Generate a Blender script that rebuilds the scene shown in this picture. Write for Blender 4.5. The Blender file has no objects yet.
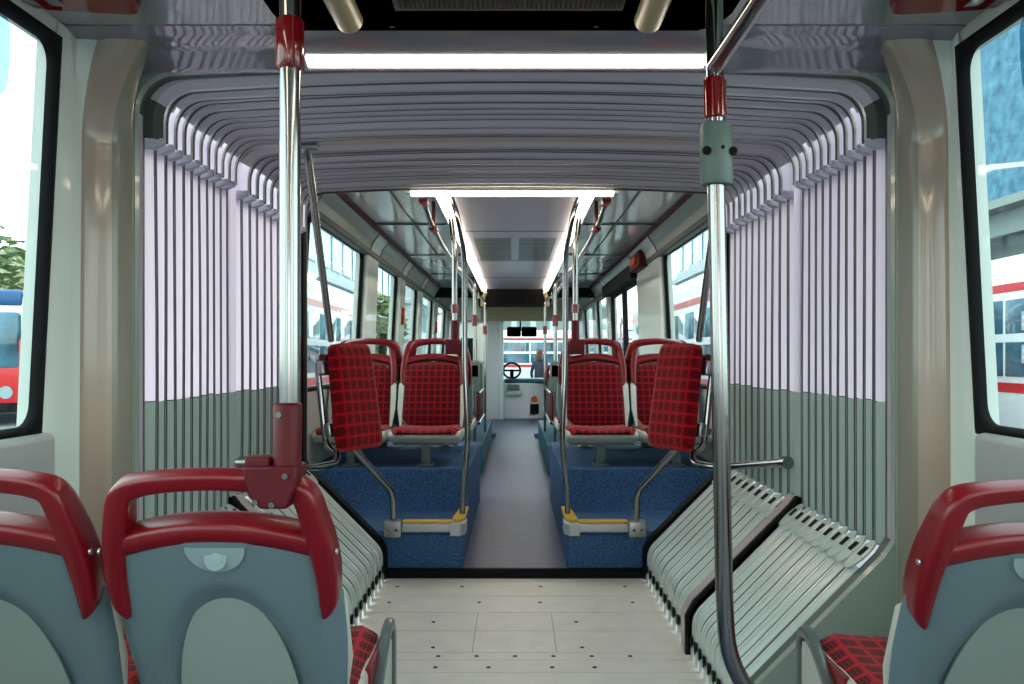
import bpy, bmesh, math, random
from mathutils import Vector, Matrix
random.seed(7)
C = bpy.context.scene.collection
PI = math.pi

# ------------------------------------------------------------------ helpers
def lin(c):
    out = []
    for v in c[:3]:
        v = v / 255.0
        out.append(v / 12.92 if v <= 0.04045 else ((v + 0.055) / 1.055) ** 2.4)
    return tuple(out) + (1.0,)

def mat(name, rgb, rough=0.5, metal=0.0, coat=0.0, spec=0.5, bump=None, mottle=None, emit=None, trans=0.0):
    m = bpy.data.materials.new(name); m.use_nodes = True
    nt = m.node_tree; b = nt.nodes['Principled BSDF']
    b.inputs['Base Color'].default_value = lin(rgb)
    b.inputs['Roughness'].default_value = rough
    b.inputs['Metallic'].default_value = metal
    b.inputs['Coat Weight'].default_value = coat
    b.inputs['Coat Roughness'].default_value = 0.06
    b.inputs['Specular IOR Level'].default_value = spec
    if emit:
        b.inputs['Emission Color'].default_value = lin(emit[0]); b.inputs['Emission Strength'].default_value = emit[1]
    tc = nt.nodes.new('ShaderNodeTexCoord')
    if mottle:                                   # (scale, second colour, contrast)
        n = nt.nodes.new('ShaderNodeTexNoise'); n.inputs['Scale'].default_value = mottle[0]; n.inputs['Detail'].default_value = 3
        nt.links.new(tc.outputs['Object'], n.inputs['Vector'])
        r = nt.nodes.new('ShaderNodeValToRGB')
        r.color_ramp.elements[0].position = 0.5 - mottle[2]; r.color_ramp.elements[1].position = 0.5 + mottle[2]
        r.color_ramp.elements[0].color = lin(rgb); r.color_ramp.elements[1].color = lin(mottle[1])
        nt.links.new(n.outputs['Fac'], r.inputs['Fac']); nt.links.new(r.outputs['Color'], b.inputs['Base Color'])
    if bump:                                     # (scale, strength)
        n2 = nt.nodes.new('ShaderNodeTexNoise'); n2.inputs['Scale'].default_value = bump[0]; n2.inputs['Detail'].default_value = 2
        nt.links.new(tc.outputs['Object'], n2.inputs['Vector'])
        bp = nt.nodes.new('ShaderNodeBump'); bp.inputs['Strength'].default_value = bump[1]; bp.inputs['Distance'].default_value = 0.02
        nt.links.new(n2.outputs['Fac'], bp.inputs['Height']); nt.links.new(bp.outputs['Normal'], b.inputs['Normal'])
    if trans:
        t = nt.nodes.new('ShaderNodeBsdfTranslucent'); t.inputs['Color'].default_value = lin(rgb)
        mx = nt.nodes.new('ShaderNodeMixShader'); mx.inputs['Fac'].default_value = trans
        nt.links.new(b.outputs[0], mx.inputs[1]); nt.links.new(t.outputs[0], mx.inputs[2])
        nt.links.new(mx.outputs[0], nt.nodes['Material Output'].inputs['Surface'])
    return m

def glass_mat(name, tint, refl=0.08, rough=0.0):
    m = bpy.data.materials.new(name); m.use_nodes = True
    nt = m.node_tree; nt.nodes.remove(nt.nodes['Principled BSDF'])
    t = nt.nodes.new('ShaderNodeBsdfTransparent'); t.inputs['Color'].default_value = lin(tint)
    g = nt.nodes.new('ShaderNodeBsdfGlossy'); g.inputs['Roughness'].default_value = rough
    lw = nt.nodes.new('ShaderNodeLayerWeight'); pw = nt.nodes.new('ShaderNodeMath'); pw.operation = 'POWER'; pw.inputs[1].default_value = 4.0
    ml = nt.nodes.new('ShaderNodeMath'); ml.operation = 'MULTIPLY_ADD'; ml.inputs[1].default_value = .3; ml.inputs[2].default_value = .02
    nt.links.new(lw.outputs['Facing'], pw.inputs[0]); nt.links.new(pw.outputs[0], ml.inputs[0])
    mx = nt.nodes.new('ShaderNodeMixShader')
    nt.links.new(ml.outputs[0], mx.inputs['Fac'])
    nt.links.new(t.outputs[0], mx.inputs[1]); nt.links.new(g.outputs[0], mx.inputs[2])
    nt.links.new(mx.outputs[0], nt.nodes['Material Output'].inputs['Surface'])
    return m

def fabric_mat(name, axis, size, line, dark, mid):
    """red moquette: rounded dark squares on a lighter red grid, fine pinstripes in the squares"""
    m = bpy.data.materials.new(name); m.use_nodes = True
    nt = m.node_tree; b = nt.nodes['Principled BSDF']; b.inputs['Roughness'].default_value = 0.9
    b.inputs['Specular IOR Level'].default_value = 0.1
    b.inputs['Sheen Weight'].default_value = 0.15
    L = nt.links.new
    def M(op, a, bb=None):
        n = nt.nodes.new('ShaderNodeMath'); n.operation = op
        for i, v in enumerate((a, bb)):
            if v is None: continue
            if isinstance(v, (int, float)): n.inputs[i].default_value = v
            else: L(v, n.inputs[i])
        return n.outputs[0]
    tc = nt.nodes.new('ShaderNodeTexCoord'); s = nt.nodes.new('ShaderNodeSeparateXYZ'); L(tc.outputs['Object'], s.inputs[0])
    u = s.outputs['X']; v = s.outputs[axis]
    fu = M('ABSOLUTE', M('SUBTRACT', M('FRACT', M('ADD', M('DIVIDE', u, size[0]), 100.5)), 0.5))
    fv = M('ABSOLUTE', M('SUBTRACT', M('FRACT', M('ADD', M('DIVIDE', v, size[1]), 100.5)), 0.5))
    d = M('POWER', M('ADD', M('POWER', fu, 4.0), M('POWER', fv, 4.0)), 0.25)
    inside = M('LESS_THAN', d, 0.36)
    grid = M('GREATER_THAN', M('MAXIMUM', fu, fv), 0.455)
    stripe = M('GREATER_THAN', M('FRACT', M('ADD', M('DIVIDE', u, size[0] / 5.0), 50.0)), 0.62)
    mixa = nt.nodes.new('ShaderNodeMix'); mixa.data_type = 'RGBA'; mixa.inputs['A'].default_value = lin(dark); mixa.inputs['B'].default_value = lin(mid)
    L(M('MULTIPLY', stripe, 0.55), mixa.inputs['Factor'])
    mixb = nt.nodes.new('ShaderNodeMix'); mixb.data_type = 'RGBA'; mixb.inputs['A'].default_value = lin(mid); mixb.inputs['B'].default_value = lin(line)
    L(grid, mixb.inputs['Factor'])
    mixc = nt.nodes.new('ShaderNodeMix'); mixc.data_type = 'RGBA'
    L(inside, mixc.inputs['Factor']); L(mixb.outputs['Result'], mixc.inputs['A']); L(mixa.outputs['Result'], mixc.inputs['B'])
    L(mixc.outputs['Result'], b.inputs['Base Color'])
    return m

def obj(name, bm, mats, parent=None, smooth=True, bevel=None, angle=35):
    if not isinstance(mats, (list, tuple)): mats = [mats]
    bmesh.ops.recalc_face_normals(bm, faces=bm.faces[:])
    me = bpy.data.meshes.new(name); 
    if parent is not None:
        bm.transform(world(parent).inverted())
    bm.to_mesh(me); bm.free()
    for m in mats: me.materials.append(m)
    o = bpy.data.objects.new(name, me); C.objects.link(o)
    if parent is not None: o.parent = parent
    if smooth:
        for p in me.polygons: p.use_smooth = True
        me.set_sharp_from_angle(angle=math.radians(angle))
    if bevel:
        md = o.modifiers.new('bevel', 'BEVEL'); md.width = bevel; md.segments = 2; md.limit_method = 'ANGLE'; md.angle_limit = math.radians(40)
    return o

def world(o):
    m = Matrix.LocRotScale(o.location, o.rotation_euler, o.scale)
    return world(o.parent) @ m if o.parent else m

def tag(o, label=None, cat=None, group=None, kind=None):
    if label: o['label'] = label
    if cat: o['category'] = cat
    if group: o['group'] = group
    if kind: o['kind'] = kind
    return o

def thing(name, label, cat, loc=(0, 0, 0), rz=0.0, group=None):
    o = bpy.data.objects.new(name, None); C.objects.link(o)
    o.location = loc; o.rotation_euler = (0, 0, rz); o.empty_display_size = 0.1
    return tag(o, label, cat, group)

def struct(name, bm, mats, parent=None, label=None, **k):
    o = obj(name, bm, mats, parent, **k)
    if parent is None: o['kind'] = 'structure'
    if label: o['label'] = label; o['category'] = name.split('_')[0]
    return o

def dup(root, loc=None, rz=None, label=None, group=None, mirror=False, skip=()):
    r = root.copy(); C.objects.link(r)
    if loc is not None: r.location = loc
    if rz is not None: r.rotation_euler = (0, 0, rz)
    if label: r['label'] = label
    if group: r['group'] = group
    for ch in list(root.children):
        if ch.name.split('.')[0] in skip: continue
        c = ch.copy(); C.objects.link(c); c.parent = r
        for g in list(ch.children):
            d = g.copy(); C.objects.link(d); d.parent = c
    return r

def NB(): return bmesh.new()

def box(bm, x0, x1, y0, y1, z0, z1, mi=0, M=None):
    vs = [bm.verts.new((x, y, z)) for x in (x0, x1) for y in (y0, y1) for z in (z0, z1)]
    if M is not None:
        for v in vs: v.co = M @ v.co
    for q in ((0, 1, 3, 2), (4, 6, 7, 5), (0, 4, 5, 1), (2, 3, 7, 6), (0, 2, 6, 4), (1, 5, 7, 3)):
        f = bm.faces.new([vs[i] for i in q]); f.material_index = mi
    return vs

def hexa(bm, b4, t4, mi=0):
    vs = [bm.verts.new(p) for p in list(b4) + list(t4)]
    for q in ((0, 3, 2, 1), (4, 5, 6, 7), (0, 1, 5, 4), (1, 2, 6, 5), (2, 3, 7, 6), (3, 0, 4, 7)):
        f = bm.faces.new([vs[i] for i in q]); f.material_index = mi
    return vs

def prism(bm, pts, vec, mi=0):
    """extrude the planar polygon pts along vec"""
    a = [bm.verts.new(p) for p in pts]; b = [bm.verts.new(Vector(p) + Vector(vec)) for p in pts]
    n = len(pts)
    bm.faces.new(a[::-1]).material_index = mi; bm.faces.new(b).material_index = mi
    for i in range(n):
        bm.faces.new((a[i], a[(i + 1) % n], b[(i + 1) % n], b[i])).material_index = mi

def rounded(pts, r, n=5):
    """round the inner corners of an open polyline"""
    pts = [Vector(p) for p in pts]; out = [pts[0]]
    for i in range(1, len(pts) - 1):
        p, a, b = pts[i], pts[i - 1], pts[i + 1]
        rr = min(r, (a - p).length * .49, (b - p).length * .49)
        s = p + (a - p).normalized() * rr; e = p + (b - p).normalized() * rr
        for k in range(n + 1):
            t = k / n
            out.append(s * (1 - t) ** 2 + p * 2 * t * (1 - t) + e * t * t)
    out.append(pts[-1]); return out

def tube(bm, pts, r, n=12, bend=0.0, mi=0, closed=False, cap=True):
    P = rounded(pts, bend) if bend else [Vector(p) for p in pts]
    N = len(P); rings = []
    def tan(i):
        if closed: return (P[(i + 1) % N] - P[i - 1]).normalized()
        return (P[min(i + 1, N - 1)] - P[max(i - 1, 0)]).normalized()
    t0 = tan(0); ref = Vector((0, 0, 1)) if abs(t0.z) < .9 else Vector((0, 1, 0))
    u = t0.cross(ref).normalized()
    for i in range(N):
        t = tan(i); u = (u - t * u.dot(t)).normalized(); w = t.cross(u)
        rad = r[i] if isinstance(r, (list, tuple)) else r
        rings.append([bm.verts.new(P[i] + (u * math.cos(2 * PI * k / n) + w * math.sin(2 * PI * k / n)) * rad) for k in range(n)])
    for i in range(N if closed else N - 1):
        A, B = rings[i], rings[(i + 1) % N]
        for k in range(n):
            bm.faces.new((A[k], A[(k + 1) % n], B[(k + 1) % n], B[k])).material_index = mi
    if cap and not closed:
        bm.faces.new(rings[0][::-1]).material_index = mi; bm.faces.new(rings[-1]).material_index = mi

def sweep(bm, path, up, hw, hd, n=16, p=3.0, mi=0):
    """superellipse section along an open path; `up` is the depth direction, hw the in-plane half width, hd the half depth"""
    P = [Vector(q) for q in path]; N = len(P); up = Vector(up).normalized(); rings = []
    for i in range(N):
        t = (P[min(i + 1, N - 1)] - P[max(i - 1, 0)]).normalized()
        s = t.cross(up).normalized()
        d = s.cross(t).normalized()
        a = hw[i] if isinstance(hw, (list, tuple)) else hw
        b = hd[i] if isinstance(hd, (list, tuple)) else hd
        ring = []
        for k in range(n):
            th = 2 * PI * (k + .5) / n; c, q = math.cos(th), math.sin(th)
            ring.append(bm.verts.new(P[i] + s * a * math.copysign(abs(c) ** (2 / p), c) + d * b * math.copysign(abs(q) ** (2 / p), q)))
        rings.append(ring)
    for i in range(N - 1):
        for k in range(n):
            bm.faces.new((rings[i][k], rings[i][(k + 1) % n], rings[i + 1][(k + 1) % n], rings[i + 1][k])).material_index = mi
    bm.faces.new(rings[0][::-1]).material_index = mi; bm.faces.new(rings[-1]).material_index = mi

def cyl(bm, c, axis, r, h, n=16, mi=0, r2=None):
    a = Vector(axis).normalized(); c = Vector(c)
    tube(bm, [c, c + a * h], [r, r if r2 is None else r2], n=n, mi=mi)

def rbox(bm, x0, x1, y0, y1, z0, z1, r, mi=0, seg=3, M=None):
    """box with rounded edges"""
    t = bmesh.new(); box(t, x0, x1, y0, y1, z0, z1)
    bmesh.ops.bevel(t, geom=t.edges[:], offset=r, segments=seg, profile=.5, affect='EDGES')
    if M is not None: t.transform(M)
    for f in t.faces: f.material_index = mi
    me = bpy.data.meshes.new('t'); t.to_mesh(me); t.free()
    k = len(bm.faces); bm.from_mesh(me); bpy.data.meshes.remove(me)
    bm.faces.ensure_lookup_table()
    for f in bm.faces[k:]: f.material_index = mi

def ellipsoid(bm, c, rx, ry, rz, mi=0, sub=3):
    k = len(bm.faces)
    bmesh.ops.create_icosphere(bm, subdivisions=sub, radius=1, matrix=Matrix.Translation(c) @ Matrix.Diagonal((rx, ry, rz, 1)))
    bm.faces.ensure_lookup_table()
    for f in bm.faces[k:]: f.material_index = mi

# ------------------------------------------------------------------ materials
M = {}
M['chrome'] = mat('chrome', (150, 150, 150), .14, 1.0)
M['steel'] = mat('brushed steel', (170, 172, 170), .32, 1.0, bump=(60, .03))
M['red'] = mat('red moulded plastic', (120, 8, 22), .32, 0, .15)
M['red_gloss'] = mat('red lacquer', (118, 10, 16), .12, 0, .5)
M['red_dark'] = mat('dark red casting', (84, 5, 18), .5, spec=.3)
M['shell'] = mat('grey green seat shell', (106, 128, 134), .42, spec=.4, bump=(420, .03))
M['insert'] = mat('pale green insert', (150, 168, 160), .5)
M['rim'] = mat('off white seat plastic', (196, 200, 190), .4)
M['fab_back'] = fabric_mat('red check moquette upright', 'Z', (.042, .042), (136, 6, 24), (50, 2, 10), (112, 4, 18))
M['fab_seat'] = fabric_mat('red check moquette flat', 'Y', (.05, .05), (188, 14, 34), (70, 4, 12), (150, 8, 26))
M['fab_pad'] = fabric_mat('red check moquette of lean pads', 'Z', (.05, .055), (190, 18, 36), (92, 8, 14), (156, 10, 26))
M['pale'] = mat('pale lilac bellows fabric', (236, 226, 236), .7, trans=.36)
M['pale_top'] = mat('pale lilac fabric of the shoulder', (226, 217, 228), .6, trans=.4)
M['grey_fab'] = mat('grey green bellows fabric', (168, 186, 180), .7)
M['dark_fab'] = mat('dark violet rubber fold and gap', (56, 50, 68), .5)  # rubber trim on the sides; stands in for the shaded gaps on the roof
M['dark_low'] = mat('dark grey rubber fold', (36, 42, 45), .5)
M['trim_mid'] = mat('mid violet piping', (138, 130, 148), .5)
M['col_shade'] = mat('shaded column flank', (140, 136, 120), .25, 0, .4)  # same column plastic, darkened in colour where it turns from the light
M['roof_fab'] = mat('grey roof fabric', (204, 197, 208), .5)
M['alu'] = mat('aluminium profile', (190, 188, 190), .3, .8)
M['under'] = mat('shaded underside', (196, 196, 212), .6)  # shade of the downward face put into its grey
M['slat'] = mat('pale grey green slat', (200, 214, 209), .35, .1, .1)
M['slat_dark'] = mat('slat gap shade', (62, 74, 73), .6)  # dark strip painted in place of the shade between slats
M['slat_edge'] = mat('painted slat edge highlight', (240, 242, 240), .25, .3)  # highlight along each slat painted as a near-white strip
M['pink'] = mat('pale warm grey frame', (190, 176, 174), .4)
M['black'] = mat('black rubber', (12, 13, 16), .7, spec=.2)
M['black_gloss'] = mat('black gloss panel', (1, 1, 1), .6, spec=0)
M['frame_dark'] = mat('dark grey green frame', (74, 84, 80), .4)
M['panel'] = mat('grey green panel', (150, 165, 154), .35, 0, .2)
M['column'] = mat('beige gloss column', (172, 156, 140), .2, 0, .5)
M['reveal'] = mat('pale green reveal', (224, 236, 229), .3, 0, .2)
M['ceil'] = mat('grey gloss ceiling', (142, 148, 146), .16, 0, .6, bump=(3, .02))
M['ceil_strip'] = mat('lilac gloss header', (128, 124, 134), .08, 0, .8, bump=(6, .03))
M['ceil_mid'] = mat('lilac grey ceiling panel', (184, 178, 194), .3, 0, .2)
M['ceil_side'] = mat('silver gloss side ceiling', (222, 224, 226), .16, .1, .6, bump=(2.2, .05))
M['white_wall'] = mat('pale wall', (205, 212, 206), .4)
M['sill_panel'] = mat('pale grey side panel', (178, 184, 184), .3, 0, .2)
M['plank'] = mat('aluminium floor plank', (236, 233, 224), .5, .1, mottle=(9, (224, 221, 212), .25))
M['screw'] = mat('dark screw', (50, 48, 45), .5, .6)
M['vinyl'] = mat('violet grey floor vinyl', (88, 90, 122), .42, mottle=(14, (76, 78, 106), .2), bump=(40, .04))
M['carpet'] = mat('speckled blue covering', (20, 48, 92), .8, mottle=(130, (66, 112, 158), .16))
M['teal'] = mat('teal floor edge', (38, 92, 112), .5)
M['yellow'] = mat('yellow edge strip', (214, 168, 40), .5)
M['bar_white'] = mat('light alloy bar', (188, 192, 196), .4, .2)
M['led'] = mat('lit strip lamp', (255, 244, 220), .5, emit=((255, 240, 214), 6.5))
M['cream'] = mat('cream tube', (176, 160, 122), .35)
M['grille'] = mat('dark grille', (12, 13, 13), .7, spec=.1)
M['grille_bar'] = mat('grille bars', (40, 42, 40), .7, spec=.1)
M['box_grey'] = mat('grey green plastic box', (98, 116, 110), .45)
M['guard'] = mat('grey plastic guard', (88, 98, 98), .3, 0, .2)
M['clear'] = mat('clear moulded plastic', (150, 172, 176), .1, 0, .8)
M['glass'] = glass_mat('window glass', (234, 245, 242))
M['decal'] = glass_mat('blue grey window decal', (186, 208, 220))
M['cab_white'] = mat('white cab panel', (224, 220, 222), .35)
M['orange'] = mat('orange sign', (236, 92, 30), .5)
M['skin'] = mat('skin', (200, 150, 125), .6)
M['hair'] = mat('auburn hair', (96, 44, 34), .7)
M['coat_dark'] = mat('dark clothing', (34, 36, 52), .8)
M['asphalt'] = mat('asphalt', (128, 130, 132), .9, mottle=(1.5, (110, 112, 114), .3))
M['bus_white'] = mat('white bus paint', (238, 240, 242), .25, 0, .4)
M['bus_red'] = mat('red bus paint', (206, 30, 34), .3, 0, .3)
M['bus_blue'] = mat('dark blue roof paint', (20, 78, 128), .35)
M['bus_glass'] = mat('dark bus glazing', (34, 66, 82), .06, 0, .4, mottle=(.9, (70, 120, 140), .12))
M['yellow_lamp'] = mat('amber number plate', (246, 190, 40), .4)
M['tyre'] = mat('tyre', (22, 22, 24), .8)
M['bwall'] = mat('concrete building', (206, 214, 216), .7)
M['bteal'] = mat('teal curtain glass', (40, 120, 146), .12, 0, .3, mottle=(.55, (120, 190, 206), .1))
M['bblue'] = mat('rough blue wall', (36, 84, 112), .7, mottle=(2.6, (92, 146, 170), .25), bump=(2, .5))
M['bgrey'] = mat('grey concrete', (136, 146, 142), .8)
M['leaf'] = mat('tree leaves', (70, 104, 56), .7, mottle=(.8, (150, 150, 80), .15), trans=.25)
M['bark'] = mat('bark', (92, 76, 60), .9)
M['hill'] = mat('hill scrub', (120, 130, 92), .9, mottle=(.25, (150, 140, 110), .2))

# ------------------------------------------------------------------ measures (metres; eye at x=0,y=0)
EYE = 1.165
YN, YM, YF = 2.516, 3.38, 4.5           # near frame, turntable frame, far frame of the articulation
SK = .69                                # half width of the articulation floor
XS = 1.125                              # half width between the bellows sides
def xw(z): return 1.262 - (.055 * (z - .97) / 1.05 if z > .97 else 0.0)

def tunnel(off=0.0, n=7, rise=0.0):
    """outline of the passage, left foot -> over the roof -> right foot, as (x, z, nx, nz) with outward normals"""
    half = [(SK, 0.0), (SK, .15), (.715, .195), (XS - .03, .575), (XS, .62), (XS, 1.03), (XS, 1.90)]
    r = .11
    for k in range(1, n + 1):
        a = (PI / 2) * k / n
        half.append((XS - r + r * math.cos(a), 1.90 + (r + rise) * math.sin(a)))
    for k in range(1, 9):
        x = (XS - r) * (1 - k / 8); half.append((x, 2.01 + rise + .028 * (1 - (x / (XS - r)) ** 2)))
    pts = [(-x, z) for x, z in half] + [(x, z) for x, z in half[::-1]][1:]
    res = []
    for i, (x, z) in enumerate(pts):
        a = Vector(pts[max(i - 1, 0)]); b = Vector(pts[min(i + 1, len(pts) - 1)])
        t = (b - a).normalized(); nx, nz = -t.y, t.x
        res.append((x + nx * off, z + nz * off, nx, nz))
    return res

def ribbon(bm, path, sec, flip=False):
    """path: (x,z,nx,nz); sec: [(y, outward, material of the strip that follows)]"""
    rows = [[bm.verts.new((x + nx * d, y, z + nz * d)) for (y, d, m) in sec] for (x, z, nx, nz) in path]
    for i in range(len(rows) - 1):
        for k in range(len(sec) - 1):
            f = bm.faces.new((rows[i][k], rows[i + 1][k], rows[i + 1][k + 1], rows[i][k + 1])); f.material_index = sec[k][2]

def framering(bm, path, y0, y1, thick, mi=0):
    sec = [(y0, thick, mi), (y0, 0, mi), (y1, 0, mi), (y1, thick, mi)]
    ribbon(bm, path, sec)

# ================================================================== THE SETTING
# ---- floors
bm = NB()
edges = [2.50, 2.62, 2.88, 3.15, 3.28, 3.36, 3.63, 3.89, 4.16, 4.43, 4.497]
for a, b in zip(edges[:-1], edges[1:]):
    box(bm, -SK - .02, SK + .02, a + .0035, b - .0035, -.02, 0)
box(bm, -SK - .02, SK + .02, 2.5, 4.497, -.03, -.006, 1)
for y, xs in ((4.33, (-.6, -.27, .13, .56)), (4.05, (-.6, -.17, .12, .56)), (3.75, (-.36, .27)), (3.42, (-.33, .27)),
              (3.32, (-.3, -.15, 0, .15, .3, .45)), (3.2, (-.3, -.1, .14, .3)), (2.9, (-.5, 0, .5))):
    for x in xs:
        cyl(bm, (x, y, -.001), (0, 0, 1), .009, .003, 10, 1)
# thin butt joints across two of the boards
for x in (-.17, .165):
    box(bm, x - .001, x + .001, 3.366, 3.886, -.001, .0006, 1)
struct('floor_articulation', bm, [M['plank'], M['screw']], label='pale aluminium plank floor of the turntable between the bellows', bevel=.002)
bm = NB(); box(bm, -1.26, 1.26, -4, 2.497, -.06, 0); struct('floor_rear', bm, M['vinyl'])
bm = NB(); box(bm, -.278, .278, 4.53, 12.6, -.02, .045); box(bm, -1.3, 1.3, 4.53, 17.4, -.08, -.02)
box(bm, -1.24, 1.24, 12.6, 17.4, -.02, .045)
struct('floor_front', bm, M['vinyl'], label='violet grey vinyl aisle floor running forward to the cab')
bm = NB(); box(bm, -SK - .02, SK + .02, 4.5, 4.53, -.02, .048); box(bm, -SK - .02, SK + .02, 4.492, 4.5, .028, .042)
struct('trim_1', bm, M['black'], label='black threshold strip at the front end of the plank floor', bevel=.003)

# ---- side walls with openings
def wallpiece(bm, s, y0, y1, z0, z1, t=.05, inset=0.0, mi=0):
    def P(y, z, o): return (s * (xw(z) + o), y, z)
    b4 = [P(y0, z0, -inset), P(y1, z0, -inset), P(y1, z0, t), P(y0, z0, t)]
    t4 = [P(y0, z1, -inset), P(y1, z1, -inset), P(y1, z1, t), P(y0, z1, t)]
    if s < 0: b4.reverse(); t4.reverse()
    hexa(bm, b4, t4, mi)

NEAR_W = [(-3.6, -1.75), (-1.6, .1), (.25, 2.235)]
LEFT_W = [(4.95, 6.72), (7.3, 8.62), (9.1, 10.35), (10.8, 12.3), (12.9, 14.6)]
RIGHT_W = [(4.95, 6.85), (10.95, 12.4), (12.9, 14.6)]
WZ0, WZ1 = .972, 2.0
wn = [0]
def window(s, y0, y1, label, fw=.016, decal=False):
    wn[0] += 1
    root = bpy.data.objects.new('window_%d' % wn[0], None); C.objects.link(root)
    root.location = (s * xw(WZ0), (y0 + y1) / 2, WZ0); root['kind'] = 'structure'; root['label'] = label; root['category'] = 'window'
    def P(y, z, o=0): return Vector((s * (xw(z) + o), y, z))
    loop = []
    rc = .07
    cor = [(y0 + rc, WZ0 + rc, PI, 1.5 * PI), (y1 - rc, WZ0 + rc, 1.5 * PI, 2 * PI), (y1 - rc, WZ1 - rc, 0, .5 * PI), (y0 + rc, WZ1 - rc, .5 * PI, PI)]
    for cy, cz, a0, a1 in cor:
        for k in range(6):
            a = a0 + (a1 - a0) * k / 5
            loop.append((cy + rc * math.cos(a), cz + rc * math.sin(a), math.cos(a), math.sin(a)))
    bm = NB()
    n = len(loop)
    rows = []
    for (y, z, a, b) in loop:
        out = (y + .012 * a, z + .012 * b); inn = (y - fw * a, z - fw * b)
        # square off the outside so the rubber fills the opening
        oy = y0 - .012 if a < -.01 else (y1 + .012 if a > .01 else y); oz = WZ0 - .012 if b < -.01 else (WZ1 + .012 if b > .01 else z)
        rows.append([bm.verts.new(P(oy, oz, .03)), bm.verts.new(P(oy, oz, -.012)), bm.verts.new(P(y - .3 * fw * a, z - .3 * fw * b, -.018)), bm.verts.new(P(inn[0], inn[1], -.008)), bm.verts.new(P(inn[0], inn[1], .012))])
    for i in range(n):
        for k in range(4):
            bm.faces.new((rows[i][k], rows[(i + 1) % n][k], rows[(i + 1) % n][k + 1], rows[i][k + 1]))
    obj('window_frame', bm, M['black'], root, angle=50)
    bm = NB()
    hexa(bm, [P(y0, WZ0, .004), P(y1, WZ0, .004), P(y1, WZ0, .009), P(y0, WZ0, .009)], [P(y0, WZ1, .004), P(y1, WZ1, .004), P(y1, WZ1, .009), P(y0, WZ1, .009)])
    obj('pane', bm, M['glass'], root)
    if decal:
        bm = NB(); pts = []
        for k in range(20):
            a = 2 * PI * k / 20; c, q = math.cos(a), math.sin(a)
            y = 1.935 + .105 * math.copysign(abs(c) ** .5, c); z = 1.885 + .105 * math.copysign(abs(q) ** .5, q)
            pts.append(P(y, z, -.002))
        prism(bm, pts, (s * .004, 0, 0)); obj('decal', bm, M['decal'], root)
    return root

for s, nm in ((-1, 'left'), (1, 'right')):
    bm = NB()
    wallpiece(bm, s, -4, YN, -.35, WZ0)
    wallpiece(bm, s, -4, YN, WZ1, 2.2)
    ys = [-4] + [v for w in NEAR_W for v in w] + [YN]
    if s > 0: ys[-2] = 2.30
    for a, b in zip(ys[::2], ys[1::2]): wallpiece(bm, s, a, b, WZ0, WZ1)
    struct('wall_%s_rear' % nm, bm, M['white_wall'])
    for i, (a, b) in enumerate(NEAR_W):
        if s > 0 and i == 2: b = 2.30
        window(s, a, b, 'large %s side window of the rear coach, %s' % (nm, ('farthest back', 'middle one', 'beside the bellows column')[i]), decal=(i == 2))
    # front coach
    bm = NB()
    wallpiece(bm, s, 4.53, 17.3, -.35, WZ0); wallpiece(bm, s, 4.53, 17.3, WZ1, 2.3)
    W = LEFT_W if s < 0 else RIGHT_W
    ys = [4.53] + [v for w in W for v in w] + [17.3]
    if s > 0: ys = [4.53, 4.95, 6.85, 8.2, 10.6, 10.95, 12.4, 12.9, 14.6, 17.3]
    for a, b in zip(ys[::2], ys[1::2]):
        wallpiece(bm, s, a, b, WZ0, WZ1)
    struct('wall_%s_front' % nm, bm, M['white_wall'])
    for i, (a, b) in enumerate(W):
        window(s, a, b, '%s window of the front coach, number %s from the bellows' % (nm, ('one', 'two', 'three', 'four', 'five')[i]))
    # pillars proud of the wall between the windows
    for k, (a, b) in enumerate(zip(ys[2::2], ys[3::2])):
        bm = NB(); wallpiece(bm, s, a + .03, b - .03, .6, 2.03, t=0, inset=.045)
        struct('trim_%s_pillar' % nm, bm, M['reveal'], bevel=.02)
    # header rail over the windows and curved cove panels above it
    bm = NB()
    wallpiece(bm, s, 4.56, 17.2, 1.985, 2.03, t=0, inset=.06, mi=0)
    struct('trim_%s_rail' % nm, bm, M['frame_dark'], bevel=.008)
    bm = NB()
    prof = [(xw(2.03) - .055, 2.03), (1.13, 2.085), (1.095, 2.13), (1.075, 2.17)]
    yy = [4.56] + [v + o for (a, b) in (LEFT_W if s < 0 else [(4.95, 6.85), (8.2, 10.6), (10.95, 12.4), (12.9, 14.6)]) for v, o in ((a, -.05), (b, .05))] + [17.2]
    for k in range(len(yy) - 1):
        a, b = yy[k] + .008, yy[k + 1] - .008
        for (p, q) in zip(prof[:-1], prof[1:]):
            vs = [bm.verts.new((s * p[0], a, p[1])), bm.verts.new((s * p[0], b, p[1])), bm.verts.new((s * q[0], b, q[1])), bm.verts.new((s * q[0], a, q[1]))]
            f = bm.faces.new(vs); f.material_index = 0 if k % 2 else 1
    for k in range(1, len(yy) - 1):
        for (p, q) in zip(prof[:-1], prof[1:]):
            hexa(bm, [(s * (p[0] - .004), yy[k] - .012, p[1]), (s * (p[0] - .004), yy[k] + .012, p[1]), (s * (p[0] + .02), yy[k] + .012, p[1]), (s * (p[0] + .02), yy[k] - .012, p[1])],
                 [(s * (q[0] - .004), yy[k] - .012, q[1]), (s * (q[0] - .004), yy[k] + .012, q[1]), (s * (q[0] + .02), yy[k] + .012, q[1]), (s * (q[0] + .02), yy[k] - .012, q[1])], 2)
    struct('trim_%s_cove' % nm, bm, [M['panel'], M['reveal'], M['red_dark']])
    # thin dark lip where the cove meets the glossy ceiling
    bm = NB(); box(bm, *(sorted((s * 1.05, s * 1.085))), 4.56, 17.2, 2.155, 2.172)
    struct('trim_%s_lip' % nm, bm, M['red_dark'])

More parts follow.
